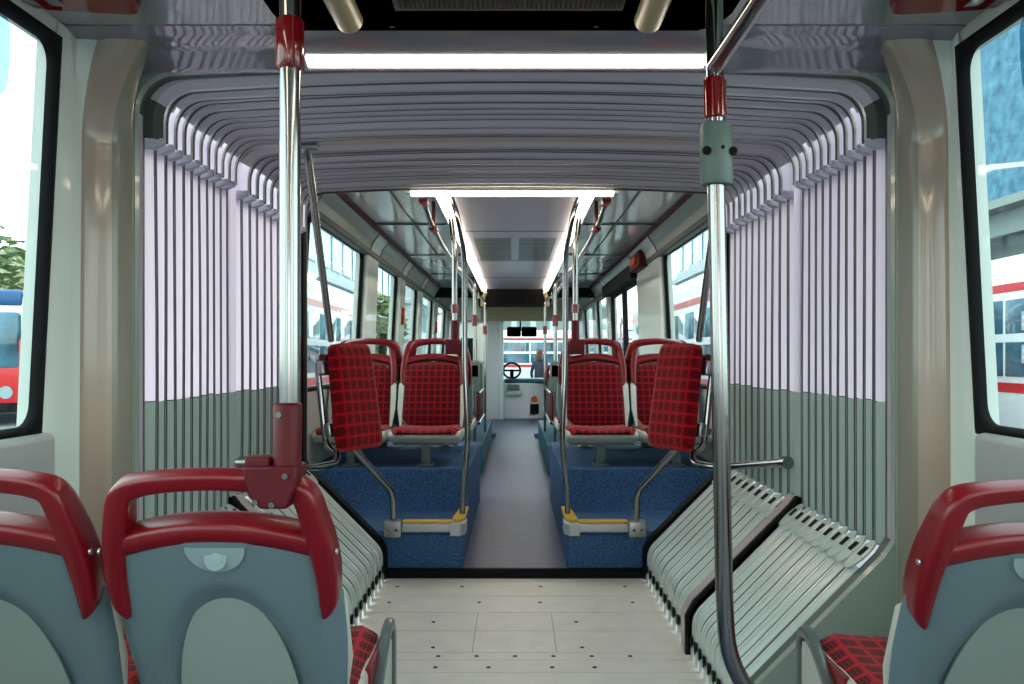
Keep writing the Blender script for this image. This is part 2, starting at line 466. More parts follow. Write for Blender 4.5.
# panel below the near windows
for s, nm in ((-1, 'left'), (1, 'right')):
    bm = NB(); x0, x1 = sorted((s * 1.262, s * 1.215))
    rbox(bm, x0, x1, .2, 2.26, .3, .968, .02)
    struct('trim_%s_panel' % nm, bm, M['sill_panel'], label='pale grey side panel under the %s rear coach window' % nm)

# rear end of the shell behind the viewpoint
bm = NB(); box(bm, -1.3, 1.3, -4.06, -4, -.35, .95); box(bm, -1.3, 1.3, -4.06, -4, 1.95, 2.2)
box(bm, -1.3, -1.0, -4.06, -4, .95, 1.95); box(bm, 1.0, 1.3, -4.06, -4, .95, 1.95)
struct('wall_back', bm, M['white_wall'])

# door on the right of the front coach
root = bpy.data.objects.new('door_1', None); C.objects.link(root); root.location = (1.25, 9.4, 0); root['kind'] = 'structure'
root['label'] = 'dark framed glass double door on the right of the front coach'; root['category'] = 'door'
for a, b in ((8.22, 9.39), (9.41, 10.58)):
    bm = NB()
    for (y0, y1, z0, z1) in ((a, a + .07, .05, 1.98), (b - .07, b, .05, 1.98), (a, b, .05, .2), (a, b, 1.9, 1.98)):
        wallpiece(bm, 1, y0, y1, z0, z1, t=.02, inset=.02)
    lf = obj('door_leaf', bm, M['black'], root)
    bm = NB(); wallpiece(bm, 1, a + .06, b - .06, .2, 1.9, t=.004, inset=.0)
    obj('pane', bm, M['glass'], lf)
    bm = NB(); tube(bm, [(1.19, b - .12, .6), (1.17, b - .14, .7), (1.15, b - .14, 1.5), (1.17, b - .12, 1.6)], .014); obj('door_handle', bm, M['chrome'], lf)
bm = NB(); wallpiece(bm, 1, 8.1, 10.7, 1.93, 2.06, t=0, inset=.11)
struct('trim_right_door', bm, M['black'])

# ---- ceilings
bm = NB(); box(bm, -1.25, 1.25, -4, 2.30, 2.055, 2.1)
struct('ceiling_rear', bm, M['ceil'], label='glossy grey ceiling of the rear coach')
# glossy header strip that dips towards the bellows
bm = NB()
prof = [(2.27, 2.052), (2.315, 2.047), (2.33, 2.044), (2.38, 2.042), (2.425, 2.038), (2.482, 2.012), (YN, 2.010), (YN, 2.10), (2.27, 2.10)]
prism(bm, [(-1.21, y, z) for y, z in prof], (2.42, 0, 0))
struct('ceiling_header', bm, M['ceil_strip'], label='glossy lilac header strip over the bellows opening', angle=60)
bm = NB(); box(bm, -.46, .46, 4.53, 12.15, 2.15, 2.2)
for y in (6.6, 8.6, 10.4):
    box(bm, -.4, .4, y - .008, y + .008, 2.146, 2.151, 1)
# grey air grilles either side of a slim spine
for s in (-1, 1):
    for k in range(18):
        y = 7.0 + k * .085
        if s > 0: box(bm, .035, .34, y, y + .05, 2.142, 2.15, 1)
        else: box(bm, -.34, -.035, y, y + .05, 2.142, 2.15, 1)
struct('ceiling_front', bm, [M['ceil_mid'], M['guard']], label='lilac grey centre ceiling of the front coach with two air grilles')
for s, nm in ((-1, 'left'), (1, 'right')):
    bm = NB()
    n = 30
    xs = [.47, .56, .66, .76, .86, .97, 1.08]
    G = [[bm.verts.new((s * x, 4.56 + 12.6 * k / n, 2.176 + (.006 * math.sin(k * 1.9 + x * 7) if 0 < i < 6 else 0))) for i, x in enumerate(xs)] for k in range(n + 1)]
    for k in range(n):
        for i in range(len(xs) - 1): bm.faces.new((G[k][i], G[k + 1][i], G[k + 1][i + 1], G[k][i + 1]))
    for y in (6.4, 8.3, 10.2, 12.1):
        x0, x1 = sorted((s * .48, s * 1.07)); box(bm, x0, x1, y - .008, y + .008, 2.166, 2.19, 1)
    x0, x1 = sorted((s * .752, s * .762)); box(bm, x0, x1, 4.6, 12, 2.167, 2.19, 1)
    struct('ceiling_%s' % nm, bm, [M['ceil_side'], M['frame_dark']], label='mirror glossy %s side ceiling of the front coach' % nm)
bm = NB(); box(bm, -1.3, 1.3, 4.5, 17.4, 2.24, 2.3); struct('ceiling_roof', bm, M['white_wall'])
bm = NB(); box(bm, -1.3, 1.3, -4, 2.53, 2.14, 2.2); struct('ceiling_roof_rear', bm, M['white_wall'])

# ---- columns that lead from the side windows to the bellows opening
COLP = [(1.258, 2.235), (1.242, 2.262), (1.234, 2.34), (1.226, 2.392), (1.215, 2.408), (1.18, 2.432), (1.16, 2.445), (1.147, 2.462), (1.134, 2.49), (XS + .002, YN - .012), (XS + .004, YN)]
for s, nm in ((-1, 'left'), (1, 'right')):
    bm = NB(); rows = []
    zs = [-.05, .3, .6, .9, 1.2, 1.5, 1.7, 1.78] + [1.78 + .03 * k for k in range(1, 10)]
    for z in zs:
        k = max(0, (z - 1.76) / .27); row = []
        for i, (x, y) in enumerate(COLP):
            if s > 0 and i < 3: y = (2.30, 2.318, 2.352)[i]
            lean = (xw(z) - 1.262) * max(0, 1 - i / 3.6)
            t = i / (len(COLP) - 1)
            tb = max(0, (i - 2) / 8); bell = k ** 2.2 * (.12 * math.sin(PI * min(1, tb * 1.02)) ** .8 if tb > 0 else 0)
            row.append(bm.verts.new((s * (x + lean - bell), y - bell * .7, z)))
        rows.append(row)
    for i in range(len(rows) - 1):
        for j in range(len(COLP) - 1):
            f = bm.faces.new((rows[i][j], rows[i + 1][j], rows[i + 1][j + 1], rows[i][j + 1]))
            f.material_index = 0 if j < 3 else (1 if j < 6 else (3 if j < 9 else 2))
    struct('trim_%s_column' % nm, bm, [M['reveal'], M['column'], M['panel'], M['col_shade']], label='glossy beige moulded column between the %s window and the bellows' % nm, angle=50)
    bm = NB(); x = s * 1.17
    cyl(bm, (s * 1.165, 2.435, .46), (-s * .5, -1, 0), .008, .008, 12); struct('trim_%s_bolt' % nm, bm, M['panel'])

# ---- end panel of the rear coach around the bellows opening
def endpanel(bm, y, off, yb, mi=0, zt=2.14, rise=0.0, skip=0):
    path = tunnel(off, rise=rise)
    A, B, D = [], [], []
    for (x, z, nx, nz) in path:
        ox, oz = x + nx * .7, z + nz * .7
        if abs(x) > 1.0 and z > .7 and z < 1.95: ox, oz = math.copysign(1.25, x), z
        ox = max(-1.25, min(1.25, ox)); oz = max(-.05, min(zt, oz))
        A.append(bm.verts.new((x, y, z))); B.append(bm.verts.new((ox, y, oz))); D.append(bm.verts.new((x, yb, z)))
    for i in range(skip, len(A) - 1 - skip):
        bm.faces.new((A[i], B[i], B[i + 1], A[i + 1])).material_index = mi
        bm.faces.new((A[i], A[i + 1], D[i + 1], D[i])).material_index = mi
bm = NB(); endpanel(bm, YN, 0.0, YN + .03); 
struct('wall_bellows_rear', bm, M['panel'], label='grey green end panel of the rear coach under the slanted slats')
bm = NB(); endpanel(bm, YF + .05, -.004, YF + .09, zt=2.2, rise=.045, skip=3); 
struct('wall_bellows_front', bm, M['panel'])

# ================================================================== THE BELLOWS
bel = thing('bellows', 'pleated articulation bellows with pale lilac sides and a grey ribbed roof between the two coaches', 'bellows', (0, YM, 0))
T = tunnel(0.0)
def frame_part(name, y0, y1, off, mats, th=.05, lo=0.0):
    bm = NB(); framering(bm, tunnel(off, rise=lo), y0, y1, th)
    return obj(name, bm, mats, bel, angle=40)
for q in (slice(4, 7), slice(-7, -4)):
    bm = NB(); framering(bm, tunnel(.004)[q], YN + .03, YN + .062, .05); obj('rear_edge', bm, M['pale_top'], bel)
frame_part('rear_frame', YN + .031, YN + .085, .008, M['frame_dark'])
bm = NB(); framering(bm, tunnel(-.006), YM - .045, YM + .03, .07)
for f in bm.faces:
    z = f.calc_center_median().z; f.material_index = 0 if z > 1.9 or z < .62 else (1 if z > 1.03 else 2)
obj('turntable_frame', bm, [M['pink'], M['pale_top'], M['grey_fab']], bel, angle=40)
bm = NB(); sl_ = tunnel(-.020)
for part in (sl_[:5], sl_[-5:]):
    bm = NB(); framering(bm, part, YM - .045, YM - .022, .06); obj('frame_seal', bm, M['black'], bel)
bm = NB(); sl_ = tunnel(-.022)
for part in (sl_[:5], sl_[-5:]):
    bm = NB(); framering(bm, part, YM - .021, YM + .045, .07); obj('foot_cover', bm, M['pink'], bel)
frame_part('front_frame', YF - .03, YF + .045, -.012, M['black'], th=.07, lo=.045)
# black double rubber rails beside the far end of the slats
def arch_path(XA, zt, z0, r, camber=.028):
    half = [(XA, z0), (XA, (z0 + zt - r) / 2)]
    for k in range(0, 8):
        a = (PI / 2) * k / 7; half.append((XA - r + r * math.cos(a), zt - r + r * math.sin(a)))
    for k in range(1, 9):
        x = (XA - r) * (1 - k / 8); half.append((x, zt + camber * (1 - (x / (XA - r)) ** 2)))
    pts = [(-x, z) for x, z in half] + [(x, z) for x, z in half[::-1]][1:]
    res = []
    for i, (x, z) in enumerate(pts):
        a = Vector(pts[max(i - 1, 0)]); b = Vector(pts[min(i + 1, len(pts) - 1)]); t = (b - a).normalized()
        res.append((x, z, -t.y, t.x))
    return res
folds = []
n1, n2 = 10, 10
y = YN + .085; p = (YM - .045 - y) / n1
folds += [(y + i * p, p) for i in range(n1)]
y = YM + .03; p = (YF - .03 - y) / n2
folds += [(y + i * p, p) for i in range(n2)]
for i, (y0, p) in enumerate(folds):
    jz = random.uniform(-.006, .006); zc = 1.84 + random.uniform(-.004, .004)
    # shoulder and roof arch
    bm = NB(); rise = max(0, (y0 - YM) / (YF - YM)) * .045; path = arch_path(XS - .035, 2.0 + jz + rise, zc, .10, .03 + random.uniform(-.006, .006))
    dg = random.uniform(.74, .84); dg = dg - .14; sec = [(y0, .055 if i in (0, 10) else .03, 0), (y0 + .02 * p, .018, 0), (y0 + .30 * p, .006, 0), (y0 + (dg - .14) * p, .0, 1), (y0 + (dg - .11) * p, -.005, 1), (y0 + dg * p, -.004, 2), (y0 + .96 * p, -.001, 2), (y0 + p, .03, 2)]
    ribbon(bm, path, sec)
    for f in bm.faces:
        c = f.calc_center_median()
        if f.material_index == 0 and c.z > 1.95: f.material_index = 3
    if i == 0:
        for f in bm.faces:
            if f.material_index == 0: f.material_index = 5
    for s in (-1, 1):                     # shaded underside where the shoulder ends over the side fold
        xa, xb = s * (XS - .037), s * (XS + .03)
        hexa(bm, [(xa, y0 + .30 * p, zc - .012), (xb, y0 + .05 * p, zc - .040), (xb, y0 + .66 * p, zc - .040), (xa, y0 + .64 * p, zc - .012)],
             [(xa, y0 + .30 * p, zc + .006), (xb, y0 + .05 * p, zc), (xb, y0 + .66 * p, zc), (xa, y0 + .64 * p, zc + .006)], 4)
        box(bm, *sorted((s * (XS - .036), s * (XS - .01))), y0 + .72 * p, y0 + .98 * p, 1.90, 1.95, 2)
    obj('roof_fold', bm, [M['pale_top'], M['alu'], M['dark_fab'], M['roof_fab'], M['under'], M['frame_dark']], bel, angle=30)
    for s in (-1, 1):
        bm = NB(); zb = 1.03 + random.uniform(-.004, .004); nz = 14
        zs = [.585 + (zb - .585) * k / 5 for k in range(6)] + [zb + (zc + .0 - zb) * k / 8 for k in range(1, 9)]
        wd_ = random.uniform(-.03, .03); secs = [(0, .03), (.26 * p, .006), ((.47 + wd_) * p, 0), (.62 * p, -.0015), (.68 * p, -.003), (.74 * p, -.003), (.97 * p, -.001), (p, .03)]
        ph = random.uniform(0, 6.28)
        rows = []
        for z in zs:
            wob = .004 * math.sin((z - .6) * 3.0 + ph) + (.006 * math.sin((z - .58) / 1.15 * PI))
            rows.append([bm.verts.new((s * (XS + d), y0 + dy + wob, z)) for dy, d in secs])
        for a in range(len(rows) - 1):
            up = zs[a] >= zb - 1e-6
            for b in range(len(secs) - 1):
                f = bm.faces.new((rows[a][b], rows[a + 1][b], rows[a + 1][b + 1], rows[a][b + 1]))
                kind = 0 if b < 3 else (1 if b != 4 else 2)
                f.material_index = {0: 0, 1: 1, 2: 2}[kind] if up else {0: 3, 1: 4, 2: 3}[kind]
        # stitched seam along the colour change
        for a, b in zip(secs[:3], secs[1:4]):
            hexa(bm, [(s * (XS + a[1] - .0012), y0 + a[0] + .006, zb - .002), (s * (XS + b[1] - .0012), y0 + b[0] + .006, zb - .002), (s * (XS + b[1]), y0 + b[0] + .006, zb - .002), (s * (XS + a[1]), y0 + a[0] + .006, zb - .002)],
                 [(s * (XS + a[1] - .0012), y0 + a[0] + .006, zb + .001), (s * (XS + b[1] - .0012), y0 + b[0] + .006, zb + .001), (s * (XS + b[1]), y0 + b[0] + .006, zb + .001), (s * (XS + a[1]), y0 + a[0] + .006, zb + .001)], 4)
        obj('side_fold', bm, [M['pale'], M['dark_fab'], M['trim_mid'], M['grey_fab'], M['dark_low']], bel, angle=30)

# slanted slats along both feet of the bellows
for s, nm in ((-1, 'left'), (1, 'right')):
    sk = thing('bellows_skirt', 'row of pale slanted slats along the %s foot of the bellows' % nm, 'skirt', (s * SK, YM, 0), group=None)
    for i, (y0, p) in enumerate(folds):
        bm = NB()
        pts = rounded([(s * (SK + .004), 0, .022), (s * (SK + .004), 0, .165), (s * (XS - .075), 0, .525)], .045, 4)
        path = []
        for k, q in enumerate(pts):
            a = pts[max(k - 1, 0)]; b = pts[min(k + 1, len(pts) - 1)]; t = (b - a).normalized()
            path.append((q.x, q.z, s * t.z, -abs(t.x)))
        gp = random.uniform(.58, .70); sec = [(y0, .016, 0), (y0 + .04 * p, .002, 0), (y0 + .3 * p, -.002, 0), (y0 + (gp - .12) * p, -.001, 0), (y0 + (gp - .10) * p, -.005, 3), (y0 + gp * p, -.005, 3), (y0 + (gp + .02) * p, -.001, 1), (y0 + .97 * p, .002, 1), (y0 + p, .016, 1)]
        ribbon(bm, path, sec)
        # round lobe with a dark slot where each slat hooks to the fold
        d = Vector((s * .745, 0, .667)); nrm = Vector((-s * .667, 0, .745)); c0 = Vector((s * (XS - .05), y0 + .42 * p, .552))
        lob = []
        for k in range(14):
            a = 2 * PI * k / 14
            lob.append(c0 + d * (.062 * math.cos(a)) + Vector((0, 1, 0)) * (.46 * p * math.sin(a)) + nrm * .004)
        prism(bm, lob, nrm * .006, 0)
        q = c0 + d * .012 + nrm * .0105
        e, g = d * .018, Vector((0, .18 * p, 0))
        prism(bm, [q - e - g, q + e - g, q + e + g, q - e + g], nrm * .001, 2)
        # feet of the slat with slots
        xi = s * (SK - .002)
        prism(bm, [(xi, y0 + .1 * p, .0), (xi, y0 + .1 * p, .05), (xi, y0 + .55 * p, .06), (xi, y0 + .62 * p, .0)], (-s * .005, 0, 0), 0)
        box(bm, *sorted((s * (SK - .009), s * (SK - .002))), y0 + .3 * p, y0 + .62 * p, .045, .085, 2)
        obj('slat', bm, [M['slat'], M['slat_dark'], M['black'], M['slat_edge']], sk, angle=30)

# ================================================================== SEATS
def lean(z, ex): return -(z - .45) * .40
def make_seat(name, label, guard=0, ex=0.0, leg='floor', group=None):
    """origin on the floor below the seat; faces +y.  ex stretches the backrest, guard = side (+1/-1) of the plastic armrest"""
    root = thing(name, label, 'seat', (0, 0, 0), 0, group)
    def zz(z): return z if z < .47 else .47 + (z - .47) * (1 + ex)
    def P(x, z, dy=0.0):
        z2 = zz(z); return Vector((x, lean(z2, ex) + dy, z2))
    def hw(z):
        if z < .70: return .205 + .017 * min(1, (z - .40) / .2)
        return .222 - .018 * (z - .70) / .13
    # --- back shell (grid with an oval recess)
    bm = NB(); nx, nz = 32, 36; rows = []
    for j in range(nz + 1):
        t = j / nz; row = []
        for i in range(nx + 1):
            u = -1 + 2 * i / nx
            ztop = .822 - .034 * abs(u) ** 2.2
            z = .40 + (ztop - .40) * t
            x = u * hw(z)
            e = math.hypot(x / .160, max(0, (z - .42)) / .325)
            rec = .030 * max(0, min(1, (1.0 - e) / .22)); rec = rec if rec < .030 else .030
            k = max(0, min(1, (1.0 - e) / .22)); rec = .030 * k * k * (3 - 2 * k)
            edge = .03 * max(0, abs(u) - .86) / .14
            row.append(bm.verts.new(P(x, z, -.045 + rec + edge + .012 * u * u)))
        rows.append(row)
    for j in range(nz):
        for i in range(nx): bm.faces.new((rows[j][i], rows[j][i + 1], rows[j + 1][i + 1], rows[j + 1][i]))
    front = [[bm.verts.new(v.co + Vector((0, (.005 - (v.co.y - lean(v.co.z, ex))), 0))) for v in row] for row in rows]
    for j in range(nz):
        for i in range(nx): bm.faces.new((front[j][i], front[j + 1][i], front[j + 1][i + 1], front[j][i + 1]))
    for i in range(nx):
        bm.faces.new((rows[0][i], front[0][i], front[0][i + 1], rows[0][i + 1])); bm.faces.new((rows[nz][i], rows[nz][i + 1], front[nz][i + 1], front[nz][i]))
    for j in range(nz):
        bm.faces.new((rows[j][0], rows[j + 1][0], front[j + 1][0], front[j][0])); bm.faces.new((rows[j][nx], front[j][nx], front[j + 1][nx], rows[j + 1][nx]))
    obj('back_shell', bm, M['shell'], root, angle=60)
    # --- pale oval insert
    bm = NB(); pts = []
    pts = [P(.122 * math.cos(a), .435 + .276 * math.sin(a), -.024) for a in [PI * k / 30 for k in range(31)]]
    pts += [P(-.122, .41, -.024), P(.122, .41, -.024)]
    prism(bm, pts, (0, .006, 0)); obj('back_insert', bm, M['insert'], root)
    # --- white rim shell
    bm = NB(); outl = [(-.2, .42), (-.226, .55), (-.225, .69), (-.178, .72), (-.17, .80), (0, .825), (.17, .80), (.178, .72), (.225, .69), (.226, .55), (.2, .42)]
    prism(bm, [P(x, z, .004) for x, z in outl], (0, .022, 0)); obj('front_shell', bm, M['rim'], root, bevel=.006)
    # --- upholstered backrest
    bm = NB(); A = []
    for j in range(9):
        z = .455 + (.822 - .455) * j / 8; row = []
        for i in range(9):
            u = -1 + 2 * i / 8; zt = z - (.02 * u * u if j > 5 else 0)
            w = .193 - (.012 * (j / 8) ** 2)
            ed = max(abs(u), abs(-1 + 2 * j / 8)); off = .026 + .024 * (1 - max(0, (ed - .55) / .45) ** 2.5)
            row.append(bm.verts.new(P(u * w, zt, off)))
        A.append(row)
    for j in range(8):
        for i in range(8): bm.faces.new((A[j][i], A[j][i + 1], A[j + 1][i + 1], A[j + 1][i]))
    B = [[bm.verts.new(v.co + Vector((0, (.02 - (v.co.y - lean(v.co.z, ex))), 0))) for v in r] for r in A]
    rim = [(0, i) for i in range(9)] + [(j, 8) for j in range(1, 9)] + [(8, i) for i in range(7, -1, -1)] + [(j, 0) for j in range(7, 0, -1)]
    for a, b in zip(rim, rim[1:] + rim[:1]):
        bm.faces.new((A[a[0]][a[1]], B[a[0]][a[1]], B[b[0]][b[1]], A[b[0]][b[1]]))
    obj('backrest', bm, M['fab_back'], root, angle=70)
    # --- red grab frame: hoop and lower band
    hp = [(-.190, .672), (-.199, .70), (-.200, .76), (-.193, .82), (-.184, .86), (-.175, .90), (-.162, .921), (-.13, .932), (-.07, .939), (0, .942)]
    hp = hp + [(-x, z) for x, z in hp[::-1]][1:]
    wd = [.005, .018, .022, .023, .023, .022, .021, .019, .0175, .017]; wd = wd + wd[::-1][1:]
    dp = [.034, .036, .037, .036, .034, .030, .026, .022, .020, .020]; dp = dp + dp[::-1][1:]
    path = [P(x, z, -.010) for x, z in hp]
    sm = []; W2 = []; D2 = []
    for i in range(len(path) - 1):
        for k in range(4):
            t = k / 4
            p0, p1, p2, p3 = path[max(i - 1, 0)], path[i], path[i + 1], path[min(i + 2, len(path) - 1)]
            sm.append(.5 * ((2 * p1) + (p2 - p0) * t + (2 * p0 - 5 * p1 + 4 * p2 - p3) * t * t + (3 * p1 - p0 - 3 * p2 + p3) * t ** 3))
            W2.append(wd[i] * (1 - t) + wd[i + 1] * t); D2.append(dp[i] * (1 - t) + dp[i + 1] * t)
    sm.append(path[-1]); W2.append(wd[-1]); D2.append(dp[-1])
    bm = NB(); sweep(bm, sm, (0, 1, .4), W2, D2, n=20, p=4.5)
    band = [P(x, .842 - .030 * (abs(x) / .19) ** 2.0 + .004, -.010) for x in [-.195 + .39 * k / 16 for k in range(17)]]
    sweep(bm, band, (0, 1, .4), .0225, .033, n=14, p=4)
    gf = obj('grab_frame', bm, M['red'], root, angle=50)
    for s in (-1, 1):
        bm = NB(); c = P(s * .222, .80, -.03); cyl(bm, c, (s, 0, 0), .006, .004, 10); obj('screw', bm, M['alu'], gf)
    # --- half moon emblem plate
    bm = NB(); pts = [P(-.056, .812, -.046), P(.056, .812, -.046)] + [P(.056 * math.cos(a), .810 - .048 * math.sin(a), -.046) for a in [PI * k / 14 for k in range(15)]][1:-1]
    prism(bm, pts, (0, -.004, 0)); em = obj('emblem_plate', bm, M['clear'], root)
    bm = NB(); c = P(-.0, .789, -.049); cyl(bm, c, (0, -1, 0), .021, .004, 20); cyl(bm, c + Vector((0, -.003, 0)), (0, -1, 0), .013, .003, 18); obj('button', bm, M['clear'], em)
    # --- seat pan and cushion
    bm = NB(); prof = [(-.02, .385), (-.02, .44), (.40, .455), (.435, .44), (.44, .415), (.40, .385)]
    prism(bm, [(-.222, y, z) for y, z in prof], (.444, 0, 0)); obj('seat_pan', bm, M['rim'], root, bevel=.012)
    bm = NB(); nx, ny = 12, 14; A = []
    for j in range(ny + 1):
        y = -.01 + .462 * j / ny; row = []
        for i in range(nx + 1):
            u = -1 + 2 * i / nx; v = j / ny
            rr = .212 * (1 - .12 * max(0, v - .85) / .15 * 1.0)
            zc = .446 + .022 * v - .012 * math.sin(PI * v) + .012 * u * u
            fall = max(0, (v - .86) / .14) ** 2 * .035 + max(0, (abs(u) - .86) / .14) ** 2 * .022
            row.append(bm.verts.new((u * rr, y, zc + .012 - fall)))
        A.append(row)
    for j in range(ny):
        for i in range(nx): bm.faces.new((A[j][i], A[j][i + 1], A[j + 1][i + 1], A[j + 1][i]))
    B = [[bm.verts.new((v.co.x, min(v.co.y, .445), .435)) for v in r] for r in A]
    rim = [(0, i) for i in range(nx + 1)] + [(j, nx) for j in range(1, ny + 1)] + [(ny, i) for i in range(nx - 1, -1, -1)] + [(j, 0) for j in range(ny - 1, 0, -1)]
    for a, b in zip(rim, rim[1:] + rim[:1]): bm.faces.new((A[a[0]][a[1]], B[a[0]][a[1]], B[b[0]][b[1]], A[b[0]][b[1]]))
    obj('cushion', bm, M['fab_seat'], root, angle=70)
    # --- support
    bm = NB()
    if leg == 'floor':
        rbox(bm, -.035, .035, .12, .30, 0.0, .39, .012); rbox(bm, -.15, .15, .08, .34, 0.0, .025, .008)
    else:
        rbox(bm, -.026, .026, .30, .36, leg, .39, .006); rbox(bm, -.2, .2, .05, .38, .365, .388, .006)
        rbox(bm, -.05, .05, .27, .39, leg, leg + .012, .004)
    obj('pedestal', bm, M['guard'] if leg == 'floor' else M['box_grey'], root)
    if guard:
        x = guard * .236
        pts = [(x, .17, .30), (x, .19, .36), (x, .36, .475), (x, .425, .482), (x, .45, .45), (x, .45, .30)]
        bm = NB(); pth = rounded(pts, .05, 5); sweep(bm, pth, (1, 0, 0), .016, .013, n=12, p=3)
        g = obj('side_guard', bm, M['guard'], root)
        bm = NB(); prism(bm, [(x - .004, .19, .30), (x - .004, .21, .35), (x - .004, .35, .445), (x - .004, .41, .452), (x - .004, .435, .43), (x - .004, .435, .30)], (.008, 0, 0))
        obj('guard_panel', bm, M['rim'], g)
        bm = NB(); rbox(bm, *sorted((guard * .215, guard * .228)), .18, .45, .40, .452, .004); obj('cushion_edge', bm, M['red'], g)
    return root

NG = 'seats of the rear coach seen from behind'
s1 = make_seat('passenger_seat', 'grey shelled seat with red grab frame holding the left chrome pole', guard=1, group=NG)
s1.location = (-.56, 1.775, 0)
dup(s1, (-1.025, 1.775, 0), 0, 'grey shelled seat with red grab frame against the left window, cut by the photo edge', NG, skip=('side_guard',))
s3 = make_seat('passenger_seat', 'grey shelled seat with red grab frame alone on the right side below the window', guard=-1, group=NG)
s3.location = (.985, 1.775, -.02)

RZ = .262; RY = 5.62
RG = 'seats of the front coach facing the bellows'
r1 = make_seat('passenger_seat', 'red check seat facing us, left of the aisle and next to it', ex=.16, leg=.235, group=RG)
r1.location = (-.555, RY, RZ); r1.rotation_euler = (0, 0, PI)
dup(r1, (-1.02, RY, RZ), PI, 'red check seat facing us beside the left windows, half hidden by the lean pad', RG)
dup(r1, (.535, RY, RZ), PI, 'red check seat facing us, right of the aisle and next to it', RG)
dup(r1, (1.0, RY, RZ), PI, 'red check seat facing us beside the right windows, half hidden by the lean pad', RG)
BG = 'seats of the front coach facing forward'
dup(r1, (-.985, RY + .42, RZ + .0), 0, 'seat turned forward behind the left window seat, only its red hoop showing', BG)
dup(r1, (-.52, RY + .42, RZ + .0), 0, 'seat turned forward back to back with the left aisle seat', BG)
dup(r1, (.52, RY + .42, RZ + .0), 0, 'seat turned forward back to back with the right aisle seat', BG)
dup(r1, (.97, RY + .42, RZ + .0), 0, 'seat turned forward behind the right window seat, only its red hoop showing', BG)
dup(r1, (-.60, 9.4, .05), 0, 'distant seat on the left side of the far aisle behind the poles', BG)
dup(r1, (.60, 9.4, .05), 0, 'distant seat on the right side of the far aisle behind the poles', BG)
dup(r1, (.60, 11.2, .05), 0, 'farthest seat on the right side of the aisle near the cab', BG)

# ---- platforms under the facing seats
for s, nm in ((-1, 'left'), (1, 'right')):
    bm = NB()
    pr = [(4.53, -.02), (4.53, .215), (4.555, .24), (5.10, .24), (5.10, .28), (5.14, .50), (6.75, .50), (6.75, -.02)]
    x0, x1 = s * .278, s * 1.255
    prism(bm, [(x0, y, z) for y, z in pr], (x1 - x0, 0, 0))
    o = obj('seat_platform', bm, M['carpet'], bevel=.012); tag(o, 'speckled blue stepped platform under the %s pair of facing seats' % nm, 'platform')
    bm = NB(); prism(bm, [(s * .33, 8.6, .0), (s * .33, 8.6, .28), (s * .33, 12.1, .28), (s * .33, 12.1, .0)], (s * .92, 0, 0))
    o = obj('seat_platform', bm, M['teal'], bevel=.01); tag(o, 'low teal platform farther along the %s side of the aisle' % nm, 'platform')
    # alloy edge bar with yellow top on the step
    root = thing('step_edge_bar', 'light alloy bar with yellow top on the %s step edge' % nm, 'edge bar', (s * .5, 4.53, .24))
    bm = NB(); rbox(bm, *sorted((s * .335, s * .60)), 4.50, 4.56, .241, .285, .006); obj('bar', bm, M['bar_white'], root)
    bm = NB(); rbox(bm, *sorted((s * .335, s * .60)), 4.52, 4.585, .286, .296, .003); obj('edge_strip', bm, M['yellow'], root)
    bm = NB(); prism(bm, [(s * .345, 4.49, .222), (s * .29, 4.49, .222), (s * .262, 4.54, .222), (s * .262, 4.66, .222), (s * .345, 4.66, .222)], (0, 0, .066)); obj('corner_block', bm, M['bar_white'], root, bevel=.006)
    bm = NB(); prism(bm, [(s * .338, 4.60, .289), (s * .33, 4.54, .289), (s * .29, 4.54, .289), (s * .27, 4.6, .289), (s * .27, 4.95, .289), (s * .315, 4.95, .289)], (0, 0, .012)); obj('edge_strip', bm, M['yellow'], root)
    bm = NB(); rbox(bm, *sorted((s * .60, s * .695)), 4.485, 4.57, .215, .30, .008)
    br = obj('foot_bracket', bm, M['steel'], root)
    bm = NB(); 
    for dx in (.628, .668): cyl(bm, (s * dx, 4.486, .255), (0, -1, 0), .009, .005, 12)
    obj('bolt', bm, M['chrome'], br)

bm = NB(); rbox(bm, .742, .756, 2.17, 2.20, .36, .435, .005); obj('latch', bm, M['rim'], s3)
for y, z, where in ((8.86, 1.60, 'second'), (12.6, 1.62, 'fourth')):
    root = thing('emergency_hammer', 'small red emergency hammer holder on the %s window pillar at the left' % where, 'hammer', (-1.185, y, z))
    bm = NB(); rbox(bm, -1.19, -1.165, y - .05, y + .05, z - .09, z + .09, .008); hb = obj('holder', bm, M['red'], root)
    bm = NB(); tube(bm, [(-1.158, y, z - .08), (-1.158, y, z + .06)], .010, 8); rbox(bm, -1.17, -1.146, y - .035, y + .035, z + .055, z + .085, .005); obj('hammer', bm, M['orange'], root)
root = thing('door_lamp_box', 'dark red box with an orange lamp above the right door', 'lamp', (1.12, 7.75, 2.0))
bm = NB(); rbox(bm, 1.08, 1.19, 7.45, 8.05, 1.97, 2.12, .02); obj('housing', bm, M['red_dark'], root)
bm = NB(); rbox(bm, 1.05, 1.085, 7.55, 7.85, 2.0, 2.07, .012); obj('lens', bm, M['orange'], root)

